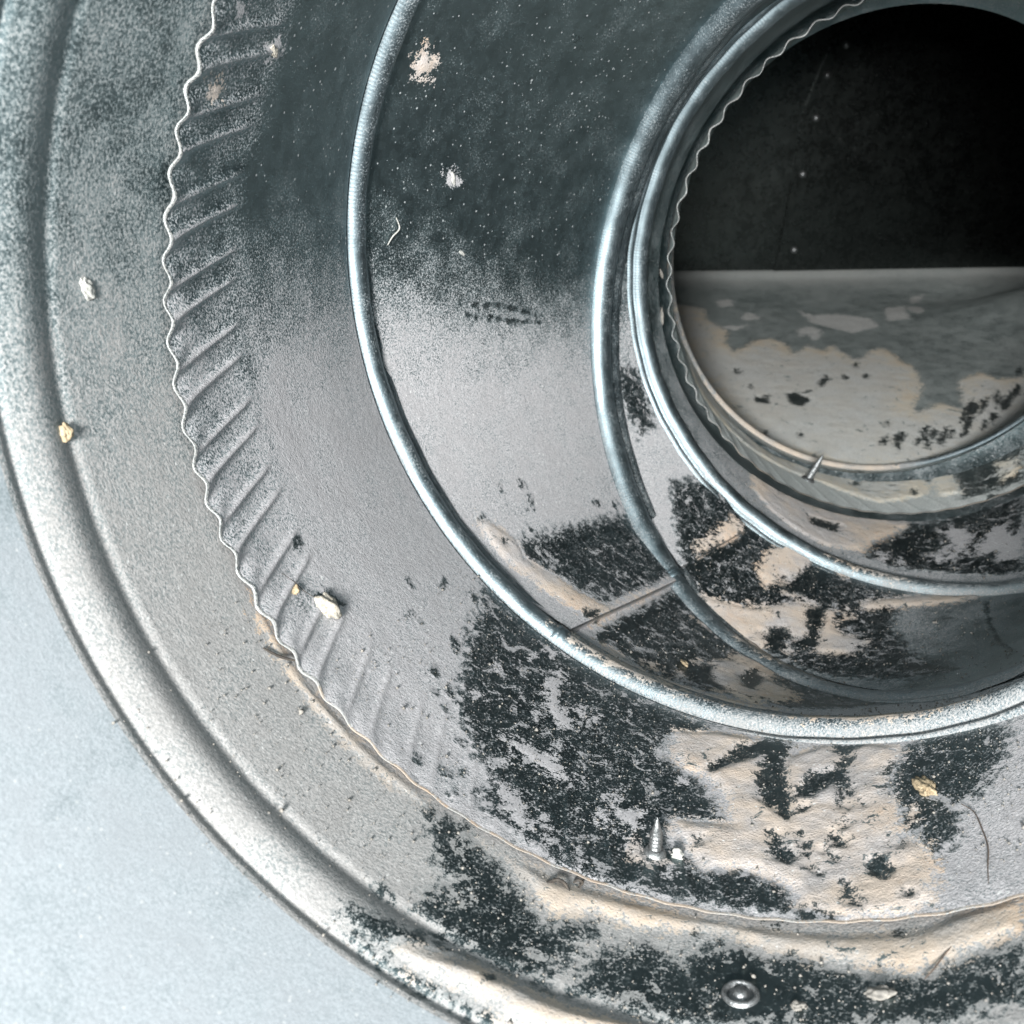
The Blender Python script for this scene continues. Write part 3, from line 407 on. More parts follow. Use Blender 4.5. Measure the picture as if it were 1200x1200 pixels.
# ------------------------------------------------------------------ mesh helpers
def link(o,parent=None):
    sc.collection.objects.link(o)
    if parent is not None:
        o.parent=parent
    return o
def mesh_obj(name,verts,faces,mat,parent=None,smooth=True,attrs=None):
    """verts: world coordinates; the object's own origin is its parent's"""
    V=np.asarray(verts,float).reshape(-1,3)
    off=np.array(parent['_o']) if parent is not None else np.zeros(3)
    V=V-off
    me=bpy.data.meshes.new(name)
    me.vertices.add(len(V)); me.vertices.foreach_set('co',V.astype(np.float32).ravel())
    F=faces
    if isinstance(F,np.ndarray):
        n=len(F); k=F.shape[1]
        me.loops.add(n*k); me.polygons.add(n)
        me.loops.foreach_set('vertex_index',F.astype(np.int32).ravel())
        me.polygons.foreach_set('loop_start',np.arange(0,n*k,k,dtype=np.int32))
    else:
        n=len(F); ls=[];st=[]
        for f in F: st.append(len(ls)); ls+=list(f)
        me.loops.add(len(ls)); me.polygons.add(n)
        me.loops.foreach_set('vertex_index',ls); me.polygons.foreach_set('loop_start',st)
    me.update(calc_edges=True); me.validate()
    if smooth: me.polygons.foreach_set('use_smooth',np.ones(len(me.polygons),bool))
    if attrs:
        for k,a in attrs.items():
            at=me.attributes.new(k,'FLOAT','POINT'); at.data.foreach_set('value',np.asarray(a,np.float32).ravel())
    me.materials.append(mat)
    ob=link(bpy.data.objects.new(name,me),parent)
    ob['_o']=[float(x) for x in off]
    return ob
def gridfaces(nu,nv,closed):
    i=np.arange(nu if closed else nu-1); j=np.arange(nv-1)
    I,J=np.meshgrid(i,j,indexing='ij'); I2=(I+1)%nu
    return np.stack([I*nv+J,I2*nv+J,I2*nv+J+1,I*nv+J+1],-1).reshape(-1,4)
def thing(name,label,cat,loc,group=None):
    o=bpy.data.objects.new(name,None); o.empty_display_size=.01
    sc.collection.objects.link(o); o.location=loc; o['_o']=list(map(float,loc)); o['label']=label; o['category']=cat
    if group: o['group']=group
    return o
def tag(o,label,cat,group=None,kind=None):
    o['label']=label; o['category']=cat
    if group: o['group']=group
    if kind: o['kind']=kind
    return o
def vnoise(X,Y,f,seed):
    rs=np.random.RandomState(seed); T=rs.rand(64,64)
    x=X*f+seed*3.1; y=Y*f+seed*1.7; i=np.floor(x).astype(int); j=np.floor(y).astype(int); a=x-i; b=y-j; a=a*a*(3-2*a); b=b*b*(3-2*b)
    g=lambda p,q:T[p%64,q%64]
    return (g(i,j)*(1-a)+g(i+1,j)*a)*(1-b)+(g(i,j+1)*(1-a)+g(i+1,j+1)*a)*b
def fbm(X,Y,f,seed,n=4):
    return sum(vnoise(X,Y,f*2**k,seed+k)*.5**k for k in range(n))/sum(.5**k for k in range(n))
def sheet(name,seg,PH,Y,H,mat,parent,closed=True,thick=0.0055,film_add=0.0,fx=None,pts=None,nrm=None,dust=True):
    """a piece of sheet metal following a duct surface: grid PH,Y (nu x nv), H = height inwards"""
    B=sdf_field(seg,'B',PH,Y);T=sdf_field(seg,'T',PH,Y);C=sdf_field(seg,'C',PH,Y);Gr=sdf_field(seg,'G',PH,Y)
    F=film_field(seg,PH,Y)+film_add
    if fx is not None: F=F+fx
    if pts is None: pts=surf(seg,PH,Y)
    if nrm is None: nrm=inward(seg,PH,Y)
    h=np.array(H,float)+np.zeros(PH.shape)
    if dust:
        lump=.55+.9*fbm(PH,Y,22,3)
        h=h+thick*sm(-.004,.03,T)*sm(.006,-.012,C)*lump+thick*.2*sm(-.002,.02,Gr)
    P=W(pts+nrm*h[...,None])
    at={'film':F,'bare':B,'tan':T,'cut':C,'gray':Gr}
    nu,nv=PH.shape
    return mesh_obj(name,P,gridfaces(nu,nv,closed),mat,parent,True,at)
# ------------------------------------------------------------------ materials
def nodes(mat):
    mat.use_nodes=True; nt=mat.node_tree; nt.nodes.clear(); return nt
class NB:
    def __init__(s,nt): s.nt=nt
    def n(s,t,**k):
        x=s.nt.nodes.new(t)
        for a,b in k.items(): setattr(x,a,b)
        return x
    def l(s,a,b): s.nt.links.new(a,b)
    def val(s,x,sock):
        if isinstance(x,(int,float)): sock.default_value=x
        else: s.l(x,sock)
    def m(s,op,a,b=0.0,c=0.0):
        x=s.n('ShaderNodeMath',operation=op); s.val(a,x.inputs[0]); s.val(b,x.inputs[1])
        if op in('MULTIPLY_ADD','SMOOTH_MIN','WRAP'): s.val(c,x.inputs[2])
        return x.outputs[0]
    def step(s,x,a,b,lo=0.0,hi=1.0):
        r=s.n('ShaderNodeMapRange',interpolation_type='SMOOTHSTEP'); s.val(x,r.inputs[0])
        r.inputs[1].default_value=a; r.inputs[2].default_value=b; r.inputs[3].default_value=lo; r.inputs[4].default_value=hi
        return r.outputs[0]
    def noise(s,vec,scale,detail=4,rough=.6,dist=0.0):
        x=s.n('ShaderNodeTexNoise'); x.inputs['Scale'].default_value=scale; x.inputs['Detail'].default_value=detail
        x.inputs['Roughness'].default_value=rough; x.inputs['Distortion'].default_value=dist; s.l(vec,x.inputs['Vector']); return x.outputs['Fac']
    def mix(s,f,a,b):
        x=s.n('ShaderNodeMix',data_type='RGBA'); s.val(f,x.inputs[0])
        for v,k in((a,6),(b,7)):
            if isinstance(v,tuple): x.inputs[k].default_value=(*v,1)
            else: s.l(v,x.inputs[k])
        return x.outputs[2]
    def attr(s,n):
        return s.n('ShaderNodeAttribute',attribute_name=n).outputs['Fac']
    def mul3(s,vec,v):
        x=s.n('ShaderNodeVectorMath',operation='MULTIPLY'); s.l(vec,x.inputs[0]); x.inputs[1].default_value=v; return x.outputs[0]
def duct_material(name,metal=(0.225,0.295,0.31),rough=.42,grey=(0.40,0.395,0.405),tan=(0.52,0.44,0.37),fg=.9,bgn=.9,wedge=0,bumpk=.55,gk=.25,ribs=False,specks=1.0,ragged=.058,filmsoft=.38,grain=2300):
    mat=bpy.data.materials.new(name); nt=nodes(mat); b=NB(nt)
    tc=b.n('ShaderNodeTexCoord').outputs['Object']
    big=b.noise(tc,34,2,.55); mid=b.noise(tc,430,4,.74); fine0=b.noise(tc,grain,2,.7); blot=b.noise(tc,95,3,.62)
    fine=b.step(fine0,.27,.73); midc=b.step(mid,.25,.75)
    film=b.attr('film');bare=b.attr('bare');tn=b.attr('tan');cut=b.attr('cut');gray=b.attr('gray')
    rag=b.m('MULTIPLY',b.m('SUBTRACT',midc,.5),ragged*1.25)
    rag2=b.m('MULTIPLY',b.m('SUBTRACT',fine,.5),ragged*.62)
    rr=b.m('ADD',rag,rag2)
    mb=b.step(b.m('ADD',bare,rr),-.006,.006)
    mt=b.step(b.m('ADD',tn,b.m('MULTIPLY',rr,.8)),-.003,.003)
    mc=b.step(b.m('ADD',cut,b.m('MULTIPLY',rr,.55)),-.003,.003)
    mg=b.step(b.m('ADD',gray,b.m('MULTIPLY',rr,.7)),-.006,.006)
    flk=b.noise(tc,170,5,.72,1.2)
    hole=b.m('MULTIPLY',mt,b.step(b.m('ADD',flk,b.m('MULTIPLY',b.m('SUBTRACT',fine,.5),.06)),.385,.365))
    crust=b.step(b.m('ADD',flk,b.m('MULTIPLY',b.m('SUBTRACT',fine,.5),.12)),.575,.60)
    # thin film: coverage broken up by grain
    v=b.m('ADD',film,b.m('MULTIPLY',b.m('SUBTRACT',fine,.5),fg))
    v=b.m('ADD',v,b.m('MULTIPLY',b.m('SUBTRACT',blot,.5),bgn))
    mf=b.step(v,.5-filmsoft,.5+filmsoft)
    # scattered specks and lint
    vo=b.n('ShaderNodeTexVoronoi'); vo.inputs['Scale'].default_value=900; b.l(tc,vo.inputs['Vector'])
    sp=b.n('ShaderNodeSeparateColor'); b.l(vo.outputs['Color'],sp.inputs[0])
    thr=b.m('MULTIPLY',b.m('SUBTRACT',sp.outputs[0],.74),1.1)
    sk=b.step(b.m('SUBTRACT',thr,vo.outputs['Distance']),-.03,.05)
    vo2=b.n('ShaderNodeTexVoronoi'); vo2.inputs['Scale'].default_value=420; b.l(tc,vo2.inputs['Vector'])
    sp2=b.n('ShaderNodeSeparateColor'); b.l(vo2.outputs['Color'],sp2.inputs[0])
    sk2=b.step(b.m('SUBTRACT',b.m('MULTIPLY',b.m('SUBTRACT',sp2.outputs[0],.86),1.3),vo2.outputs['Distance']),-.02,.04)
    sk=b.m('MULTIPLY',b.m('MAXIMUM',sk,sk2),specks)
    # in the scraped places some dust is left behind
    left=b.step(b.m('ADD',b.m('MULTIPLY',fine,.62),b.m('MULTIPLY',midc,.42)),.58,.95,0,.65)
    d=b.m('MULTIPLY',mf,b.m('SUBTRACT',1.0,mb))
    d=b.m('MAXIMUM',d,b.m('MULTIPLY',mb,b.m('MAXIMUM',left,b.m('MULTIPLY',crust,.8))))
    d=b.m('MAXIMUM',d,mg); d=b.m('MAXIMUM',d,mt); d=b.m('MULTIPLY',d,b.m('SUBTRACT',1.0,b.m('MULTIPLY',hole,.85)))
    d=b.m('MULTIPLY',d,b.m('SUBTRACT',1.0,b.m('MULTIPLY',mc,b.m('SUBTRACT',1.0,b.m('MULTIPLY',left,.6)))))
    d=b.m('MAXIMUM',d,b.m('MULTIPLY',sk,.6))
    # colours
    warm=b.m('MULTIPLY',mt,b.step(b.m('ADD',big,b.m('MULTIPLY',b.m('SUBTRACT',blot,.5),.9)),.30,.66,.25,1.0))
    if wedge: warm=b.m('MULTIPLY',warm,b.step(b.m('ADD',tn,b.m('MULTIPLY',rr,2.0)),wedge*.4,wedge*1.6,1.0,.25))
    g2=b.mix(fine,tuple(c*(1-gk) for c in grey),tuple(min(1,c*(1+gk)) for c in grey)); g2=b.mix(b.step(blot,.35,.7,0,.35),g2,tuple(c*.72 for c in grey))
    t2=b.mix(mid,tuple(c*.86 for c in tan),tuple(min(1,c*1.16) for c in tan))
    rust=b.step(b.m('ADD',b.m('MULTIPLY',big,.6),b.m('MULTIPLY',mid,.5)),.58,.74,0,.45)
    t2=b.mix(rust,t2,(tan[0]*.95,tan[1]*.74,tan[2]*.55))
    dc=b.mix(warm,g2,t2)
    dc=b.mix(b.m('MULTIPLY',sk,.7),dc,(.62,.63,.62))
    # zinc: spangle and brushed streaks
    zn=b.m('ADD',b.m('MULTIPLY',sp2.outputs[1],.25),b.m('MULTIPLY',blot,.75))
    mcn=b.mix(zn,tuple(c*.72 for c in metal),tuple(min(1,c*1.25) for c in metal))
    mcn=b.mix(b.m('MULTIPLY',b.m('MAXIMUM',mb,mc),.62),mcn,(metal[0]*.22,metal[1]*.22,metal[2]*.22))
    base=b.mix(d,mcn,dc)
    p=b.n('ShaderNodeBsdfPrincipled'); b.l(base,p.inputs['Base Color'])
    b.l(b.m('SUBTRACT',1.0,d),p.inputs['Metallic'])
    mr=b.m('ADD',rough-.07,b.m('MULTIPLY',zn,.16))
    b.l(b.m('ADD',mr,b.m('MULTIPLY',d,b.m('SUBTRACT',.95,mr))),p.inputs['Roughness'])
    cov=b.step(b.m('SUBTRACT',film,b.step(bare,-.02,.02)),-.1,.8,.08,1.0); cov=b.m('MAXIMUM',cov,b.step(tn,-.01,.01))
    cov=b.m('MULTIPLY',cov,b.step(cut,.005,-.01,.1,1.0))
    hgt=b.m('MULTIPLY',cov,b.m('ADD',b.m('MULTIPLY',fine0,.00030),b.m('MULTIPLY',mid,.0005)))
    hgt=b.m('ADD',hgt,b.m('MULTIPLY',big,.0009))
    if ribs:
        rb=b.m('SINE',b.m('MULTIPLY',b.attr('ang'),640.0)); rb=b.m('MULTIPLY',rb,b.step(blot,.35,.65,.1,1.0))
        hgt=b.m('ADD',hgt,b.m('MULTIPLY',rb,.000016))
    bu=b.n('ShaderNodeBump'); bu.inputs['Strength'].default_value=bumpk; bu.inputs['Distance'].default_value=1.0; b.l(hgt,bu.inputs['Height'])
    b.l(bu.outputs[0],p.inputs['Normal'])
    o=b.n('ShaderNodeOutputMaterial'); b.l(p.outputs[0],o.inputs[0]); return mat
def plain_material(name,c1,c2,metallic=0.0,rough=.8,scale=900,bump=.0002):
    mat=bpy.data.materials.new(name); nt=nodes(mat); b=NB(nt)
    tc=b.n('ShaderNodeTexCoord').outputs['Object']
    f=b.noise(tc,scale,5,.65,.3); col=b.mix(b.step(f,.3,.7),c1,c2)
    p=b.n('ShaderNodeBsdfPrincipled'); b.l(col,p.inputs['Base Color']); p.inputs['Metallic'].default_value=metallic
    b.l(b.m('ADD',rough-.1,b.m('MULTIPLY',f,.2)),p.inputs['Roughness'])
    bu=b.n('ShaderNodeBump'); bu.inputs['Strength'].default_value=.7; b.l(b.m('MULTIPLY',f,bump),bu.inputs['Height']); bu.inputs['Distance'].default_value=1
    b.l(bu.outputs[0],p.inputs['Normal'])
    o=b.n('ShaderNodeOutputMaterial'); b.l(p.outputs[0],o.inputs[0]); return mat
M_duct=duct_material('dusty_galvanised_steel')
M_near=duct_material('dusty_galvanised_steel_pale',grey=(0.345,0.378,0.402),tan=(.42,.36,.30),bumpk=.15,fg=.2,bgn=1.0,filmsoft=.62,grain=1900,gk=.1,specks=.5)
M_band=duct_material('dusty_galvanised_steel_taupe',grey=(0.30,0.298,0.293),tan=(.45,.38,.31),bumpk=.4,fg=.6,bgn=.8,filmsoft=.5,grain=1900,specks=.6)
M_bead=duct_material('rubbed_zinc_bead',metal=(0.21,0.262,0.285),rough=.45,grey=(.26,.265,.265),tan=(.46,.39,.32),ribs=True,specks=.6)
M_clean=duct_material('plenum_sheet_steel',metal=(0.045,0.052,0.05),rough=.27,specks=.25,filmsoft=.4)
M_floor=duct_material('plenum_floor_sheet',metal=(0.33,0.41,0.41),rough=.5,grey=(0.60,0.615,0.60),tan=(0.68,0.62,0.51),wedge=.09,bumpk=.12,fg=.4,bgn=.5,filmsoft=.6,specks=.5,ragged=.06)
M_edge=duct_material('cut_sheet_edge',metal=(0.30,0.32,0.32),rough=.5,grey=(.25,.25,.24),tan=(.26,.22,.18),specks=.3)
M_zinc=plain_material('zinc_screw',(.13,.14,.142),(.30,.31,.315),.8,.38,2500)
M_cream=plain_material('plaster_crumb',(.26,.235,.19),(.50,.47,.41),0,.9,1400,.0006)
M_white=plain_material('white_paint_flake',(.30,.30,.28),(.48,.48,.45),0,.8,1400)
M_yellow=plain_material('yellow_wood_chip',(.24,.19,.12),(.40,.32,.21),0,.8,900,.0004)
M_sand=plain_material('sand_grain',(.13,.125,.115),(.25,.235,.21),0,.9,900)
M_dark=plain_material('dark_fibre',(.02,.018,.016),(.06,.05,.04),0,.7,900)
M_hair=plain_material('brown_hair',(.06,.045,.035),(.12,.09,.07),0,.5,900)
# ------------------------------------------------------------------ straight duct nearest the camera
def ringgrid(nu,ys):
    ph=np.linspace(0,2*math.pi,nu,endpoint=False)
    return np.meshgrid(ph,np.asarray(ys,float),indexing='ij')
t0=thing('straight_duct','straight dusty galvanised duct nearest the camera with a broad rolled bead','duct',W(RG[0].c-1.25*RG[0].n+RG[0].v).tolist())
PH,Y=ringgrid(620,np.concatenate([np.linspace(-1.25,-.6,24),np.linspace(-.58,-.085,48)]))
sheet('pipe_wall','S0',PH,Y,0*Y,M_near,t0)
ys=np.linspace(-.085,.085,40); PH,Y=ringgrid(620,ys)
hb=np.where(np.abs(Y)<.052,.0100*np.cos(np.clip(Y/.052,-1,1)*math.pi/2)**1.3,0)-.006*np.exp(-((Y+.060)/.009)**2)-.004*np.exp(-((Y-.062)/.012)**2)
sheet('rolled_bead','S0',PH,Y,hb,M_band,t0,film_add=-.02)
ys=np.concatenate([np.linspace(.085,.46,50)]); PH,Y=ringgrid(760,ys)
sheet('pipe_wall','S0',PH,Y,0*Y,M_band,t0)
# ------------------------------------------------------------------ adjustable elbow: four gores
t1=thing('adjustable_elbow','adjustable sheet metal elbow of four dusty gores with crimped front edge','duct elbow',W(RG[1].c+RG[1].v).tolist())
NF=84
def crimp(PH,Y,n,amp,length,sharp=1.0):
    PH=PH-.36*Y; ph=PH*n+.35*np.sin(PH*7)+.25*np.sin(PH*17+1)
    wv=1.7*np.exp(-(np.sin(ph/2+.35*np.cos(ph/2))**2)/.09)-.4
    k0=sm(.07,0,Y); wv=wv*(1-k0)+.75*np.sin(ph+1.2)*k0
    return amp*wv*(.18+.82*sm(2.0,2.8,PH))*(1+.7*sm(.07,0,Y))*sm(length*1.05,length*.8,Y)*(1-.25*Y/length)
def flute(PH,Y,n):
    PH=PH-.36*Y; ph=PH*n+.35*np.sin(PH*7)+.25*np.sin(PH*17+1)
    return np.exp(-(np.sin(ph/2+.35*np.cos(ph/2))**2)/.045)
def tgrid(seg,nu,nv,y0,y1,end=1.0):
    ph=np.linspace(0,2*math.pi,nu,endpoint=False); L=seglen(seg,ph)*end
    t=np.linspace(0,1,nv)
    return np.repeat(ph[:,None],nv,1),(y0+(L-y1-y0)[:,None]*t[None])
nu=NF*14
PH,Y=tgrid('G1',nu,88,0,.045)
H1=crimp(PH,Y,NF,.0062,.25)+.006*sm(.16,0,Y)-.010*np.exp(-((Y-.30)/.02)**2)*0
def edge_strip(seg,nu,n,amp,length,parent,base=.006,out=.004):
    ph=np.linspace(0,2*math.pi,nu,endpoint=False); PH2=np.repeat(ph[:,None],5,1)
    Y2=np.repeat(np.array([[.004,-.0015,-.003,-.0015,.004]]),nu,0)
    h=crimp(PH2,0*Y2,n,amp,length)+base+np.array([[.0012,.0010,-out*.5,-out,-out]])*(.35+1.1*fbm(PH2,0*PH2+.7,16,8))*(.25+.75*sm(2.0,2.7,PH2))-.003*sm(2.6,2.1,PH2)
    one=np.ones(PH2.shape); nz=fbm(PH2,PH2*0+.3,30,5)
    return mesh_obj('cut_edge',W(surf(seg,PH2,Y2)+inward(seg,PH2,Y2)*h[...,None]),gridfaces(nu,5,True),M_edge,parent,attrs={'film':.25+.3*nz+.6*sm(2.8,2.2,PH2),'bare':-one,'tan':-.09+.14*sm(2.75,2.3,PH2)*(nz+.25),'cut':-one,'gray':-one})
g1=sheet('gore','G1',PH,Y,H1,M_duct,t1,fx=.75*flute(PH,Y,NF)*sm(.26,.2,Y)*sm(4.3,2.9,PH)*sm(1.9,2.4,PH))
g1['label']='front gore with crimped flutes along its wavy edge'
edge_strip('G1',nu,NF,.0062,.25,g1)
PH,Y=tgrid('G2',760,96,.04,.05); g2=sheet('gore','G2',PH,Y,0*Y,M_duct,t1)
PH,Y=tgrid('G3',700,70,.05,.04); g3=sheet('gore','G3',PH,Y,0*Y,M_duct,t1)
PH,Y=tgrid('G4',620,60,.04,.0)
g4=sheet('gore','G4',PH,Y,0*Y,M_duct,t1)
ph=np.linspace(0,2*math.pi,360,endpoint=False)
ss=np.array([0,.1,.2,.3,.36,.42]); rr=np.array([1,1,1,1,.985,.93])
PHs,S=np.meshgrid(ph,ss,indexing='ij'); RR=np.repeat(rr[None],360,0)
one=np.full(PHs.shape,1.0)
mesh_obj('sleeve',W(ringpt(5,PHs,RR,S)),gridfaces(360,6,True),M_duct,g4,attrs={'film':.2*one,'bare':-one,'tan':-one,'cut':-one,'gray':-one})
# seam beads between the gores
BT={2:[(1.62,2.20,'T'),(1.05,1.55,'T')],3:[(1.5,2.0,'T')],4:[(1.75,2.05,'T'),(1.2,1.35,'T')]}
def seam(k,sc_,parent,film0,name='seam_bead'):
    prof=[(-.064,-.012),(-.060,.004),(-.056,.0075),(-.050,.0075),(-.047,.003),(-.0455,-.012),(-.034,-.012),(-.033,.004),(-.029,.014),(-.022,.023),(-.012,.029),(0,.0315),(.012,.029),(.021,.023),(.028,.0135),(.032,.006),(.036,.0045),(.05,.0045),(.062,.004),(.066,-.012)]
    if k==4: prof=[(a_,min(b_,.0015) if a_<-.034 else b_) for a_,b_ in prof]
    s=np.array([p[0] for p in prof])*sc_; h=np.array([p[1] for p in prof])*sc_
    nu=900; ph=np.linspace(0,2*math.pi,nu,endpoint=False)
    PHs,S=np.meshgrid(ph,s,indexing='ij'); Hh=np.repeat(h[None],nu,0)
    if k==3: q=.42+.58*sm(2.15,2.5,PHs); S=S*(.5+.5*q); Hh=Hh*q
    wob=.0012*np.sin(PHs*13+k)+.0008*np.sin(PHs*41+2*k)
    P=W(ringpt(k,PHs,1.0-Hh-wob,S))
    T=np.full(PHs.shape,-.12)
    for a,b_,_ in BT[k]:
        mid=(a+b_)/2; hw=(b_-a)/2
        sc0=.028*np.sin(PHs*9+k)+.012
        d=np.minimum(hw-np.abs(PHs-mid),.05)*.5
        # dust lies against the foot of the bead, on its far side
        T=np.maximum(T,np.minimum(d,(np.abs(S-.03*sc_)*-1)+.020+sc0*.5))
    one=np.ones(PHs.shape)
    film=film0+.38*sm(2.2,1.5,PHs)*sm(.6,1.0,PHs)+.25*sm(.012,.03,np.abs(S-.0)/sc_)*sm(3.4,2.6,PHs)
    return mesh_obj(name,P,gridfaces(nu,len(s),True),M_bead,parent,attrs={'ang':PHs,'film':film,'bare':-one,'tan':T,'cut':-one,'gray':-one})
b2=seam(2,1.0,t1,.08); b3=seam(3,1.45,t1,.06); b4=seam(4,1.0,t1,.02)
# lap seams along the gores
def lap(seg,pa,pb,parent,h=.022):
    v=np.linspace(0,1,40); w_=np.array([0,0,0,.004,.02,.05,.10,.16,.22,.28]); hh=np.array([-.006,h,h,h,h,.9*h,.7*h,.45*h,.2*h,-.004])
    base=pa[0]+(pb[0]-pa[0])*v; yy=pa[1]+(pb[1]-pa[1])*v
    PHs=base[None]+w_[:,None]; Ys=np.repeat(yy[None],len(w_),0); H=np.repeat(hh[:,None],40,1)
    return sheet('lap_seam',seg,PHs,Ys,H,M_duct,parent,closed=False,thick=.006)
lap('G2',(2.195,.045),(2.318,.86),g2); lap('G3',(2.345,.055),(2.300,.48),g3,.017)
# folded tabs where the bead strip overlaps
def tab(k,phi,sc_,parent):
    a=np.linspace(-.016,.016,7); b_=np.linspace(-.030,.030,13)*sc_
    A,B=np.meshgrid(a,b_,indexing='ij')
    r=1.0-(.0325*sc_*np.sqrt(np.clip(1-(B/(.034*sc_))**2,0,1))+.004*np.exp(-((A+.006)/.005)**2)+.004*np.exp(-((A-.008)/.004)**2))
    one=np.ones(A.shape)
    return mesh_obj('seam_tab',W(ringpt(k,phi+A,r,B)),gridfaces(7,13,False),M_bead,parent,attrs={'ang':phi+A,'film':-.2*one,'bare':-one,'tan':-one,'cut':-one,'gray':-one})
tab(2,2.19,1.0,b2); tab(3,2.335,1.25,b3)
# ------------------------------------------------------------------ collar of the plenum
t2=thing('take_off_collar','short grey collar with crimped edge seated in the far end of the elbow','duct collar',W(RG[5].c+RG[5].v).tolist())
NC=64
PH,Y=tgrid('COL',NC*12,60,0,0)
cw=sheet('collar_wall','COL',PH,Y,crimp(PH,Y,NC,.007,.22),M_floor,t2)
edge_strip('COL',NC*12,NC,.007,.22,cw,0.0)
# rolled lip where the collar is turned into the box
nu=420; ph=np.linspace(0,2*math.pi,nu,endpoint=False); th=np.linspace(0,2*math.pi,11)
PHs,TH=np.meshgrid(ph,th,indexing='ij'); one=np.ones(PHs.shape)
mesh_obj('rolled_lip',W(ringpt(6,PHs,.970+.016*np.cos(TH),.016*np.sin(TH))),gridfaces(nu,11,True),M_bead,t2,attrs={'ang':PHs,'film':.1+.9*sm(1.25,1.5,PHs)*sm(3.6,3.0,PHs),'bare':-one,'tan':-.01+.06*sm(1.3,1.6,PHs)*sm(2.6,2.2,PHs)-.05*(1-sm(1.3,1.6,PHs)),'cut':-one,'gray':-one})
# ------------------------------------------------------------------ plenum box behind
t3=thing('plenum_box','dark sheet metal plenum box behind the collar with dust on its floor','air box',W(FL_O).tolist())
xs=np.linspace(-1.9,3.6,420); ys=np.linspace(-.02,FL_T,260); PH,Y=np.meshgrid(xs,ys,indexing='ij')
buck=.19*np.exp(-((PH-1.85-.15*(Y-2.6))/.5)**2-((Y-2.35)/.42)**2)-.05*np.exp(-((PH-1.3)/.4)**2-((Y-2.9)/.35)**2)+.03*np.exp(-((Y-FL_T)/.12)**2)
buck+=.012*np.sin(PH*2.3+1)*np.sin(Y*1.7)
sheet('floor_plate','FLR',PH,Y,buck,M_floor,t3,closed=False,thick=.003)
# back wall: two panels lapped along a slanting seam
SEAM=[(.20,-.05),(.248,.459),(.268,.766),(.298,1.175),(.383,1.456),(.553,1.88),(.80,2.6),(.98,3.2)]
def seam_x(y): return np.interp(y,[p[1] for p in SEAM],[p[0] for p in SEAM])
yb=np.linspace(-.05,3.2,90)
def panel(name,x0,x1,h,film):
    t=np.linspace(0,1,40); X=x0[None]+(x1-x0)[None]*t[:,None]; Yb=np.repeat(yb[None],40,0)
    Hh=h+.02*np.sin(X*1.3+.6)*np.sin(Yb*1.1)
    return sheet(name,'BCK',X,Yb,Hh,M_clean,t3,closed=False)
sx=seam_x(yb)
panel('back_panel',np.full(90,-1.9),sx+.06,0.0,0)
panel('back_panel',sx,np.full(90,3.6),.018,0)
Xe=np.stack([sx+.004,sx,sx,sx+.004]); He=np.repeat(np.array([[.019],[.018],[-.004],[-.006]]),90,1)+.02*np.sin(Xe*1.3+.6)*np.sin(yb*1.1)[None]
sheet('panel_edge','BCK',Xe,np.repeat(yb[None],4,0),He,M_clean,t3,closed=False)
def lathe(name,prof,loc,axis,mat,parent,seg=20,smooth=True):
    """prof: (radius, height) in radii; loc and axis in duct axes"""
    axis=axis/np.linalg.norm(axis); a=np.cross(axis,[.3,.9,.2]); a/=np.linalg.norm(a); b_=np.cross(axis,a)
    th=np.linspace(0,2*math.pi,seg,endpoint=False)
    V=np.array([[loc+r*(math.cos(t)*a+math.sin(t)*b_)+h*axis for r,h in prof] for t in th])
    return mesh_obj(name,W(V),gridfaces(seg,len(prof),True),mat,parent,smooth)
RP=[(.001,.030),(.010,.0285),(.019,.023),(.025,.013),(.0275,.002),(.030,.0),(.034,-.004)]
for x,y in [(.343,.188),(.343,.745),(.393,1.132),(.438,1.414),(.543,1.605),(.658,1.849),(.84,2.3)]:
    p=surf('BCK',np.array(x),np.array(y))-fl_n*(.018+.02*math.sin(x*1.3+.6)*math.sin(y*1.1)-.004)
    lathe('rivet',RP,p,-fl_n,M_zinc,t3,16)
# remaining sides of the box
def quad(name,a,b_,c,d,n=12):
    u=np.linspace(0,1,n); A,B=np.meshgrid(u,u,indexing='ij'); A=A[...,None];B=B[...,None]
    P=(1-A)*(1-B)*a+A*(1-B)*b_+A*B*c+(1-A)*B*d; one=np.ones((n,n))
    return mesh_obj(name,W(P),gridfaces(n,n,False),M_clean,t3,attrs={'film':.05*one,'bare':-one,'tan':-one,'cut':-one,'gray':-one})
def bp(x,y,z): return FL_O+x*fl_u+y*fl_n+z*fl_up
y0=-.9
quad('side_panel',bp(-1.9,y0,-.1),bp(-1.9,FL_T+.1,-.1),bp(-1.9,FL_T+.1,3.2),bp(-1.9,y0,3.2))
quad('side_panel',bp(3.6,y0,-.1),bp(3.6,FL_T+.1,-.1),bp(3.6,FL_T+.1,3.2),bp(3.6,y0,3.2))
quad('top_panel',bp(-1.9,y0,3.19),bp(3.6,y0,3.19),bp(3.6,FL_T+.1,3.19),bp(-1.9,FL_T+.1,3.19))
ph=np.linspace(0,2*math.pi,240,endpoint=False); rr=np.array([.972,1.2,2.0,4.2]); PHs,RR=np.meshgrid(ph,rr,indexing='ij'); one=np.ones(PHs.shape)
mesh_obj('front_panel',W(ringpt(6,PHs,RR,0*RR)),gridfaces(240,4,True),M_clean,t3,attrs={'film':.05*one,'bare':-one,'tan':-one,'cut':-one,'gray':-one})
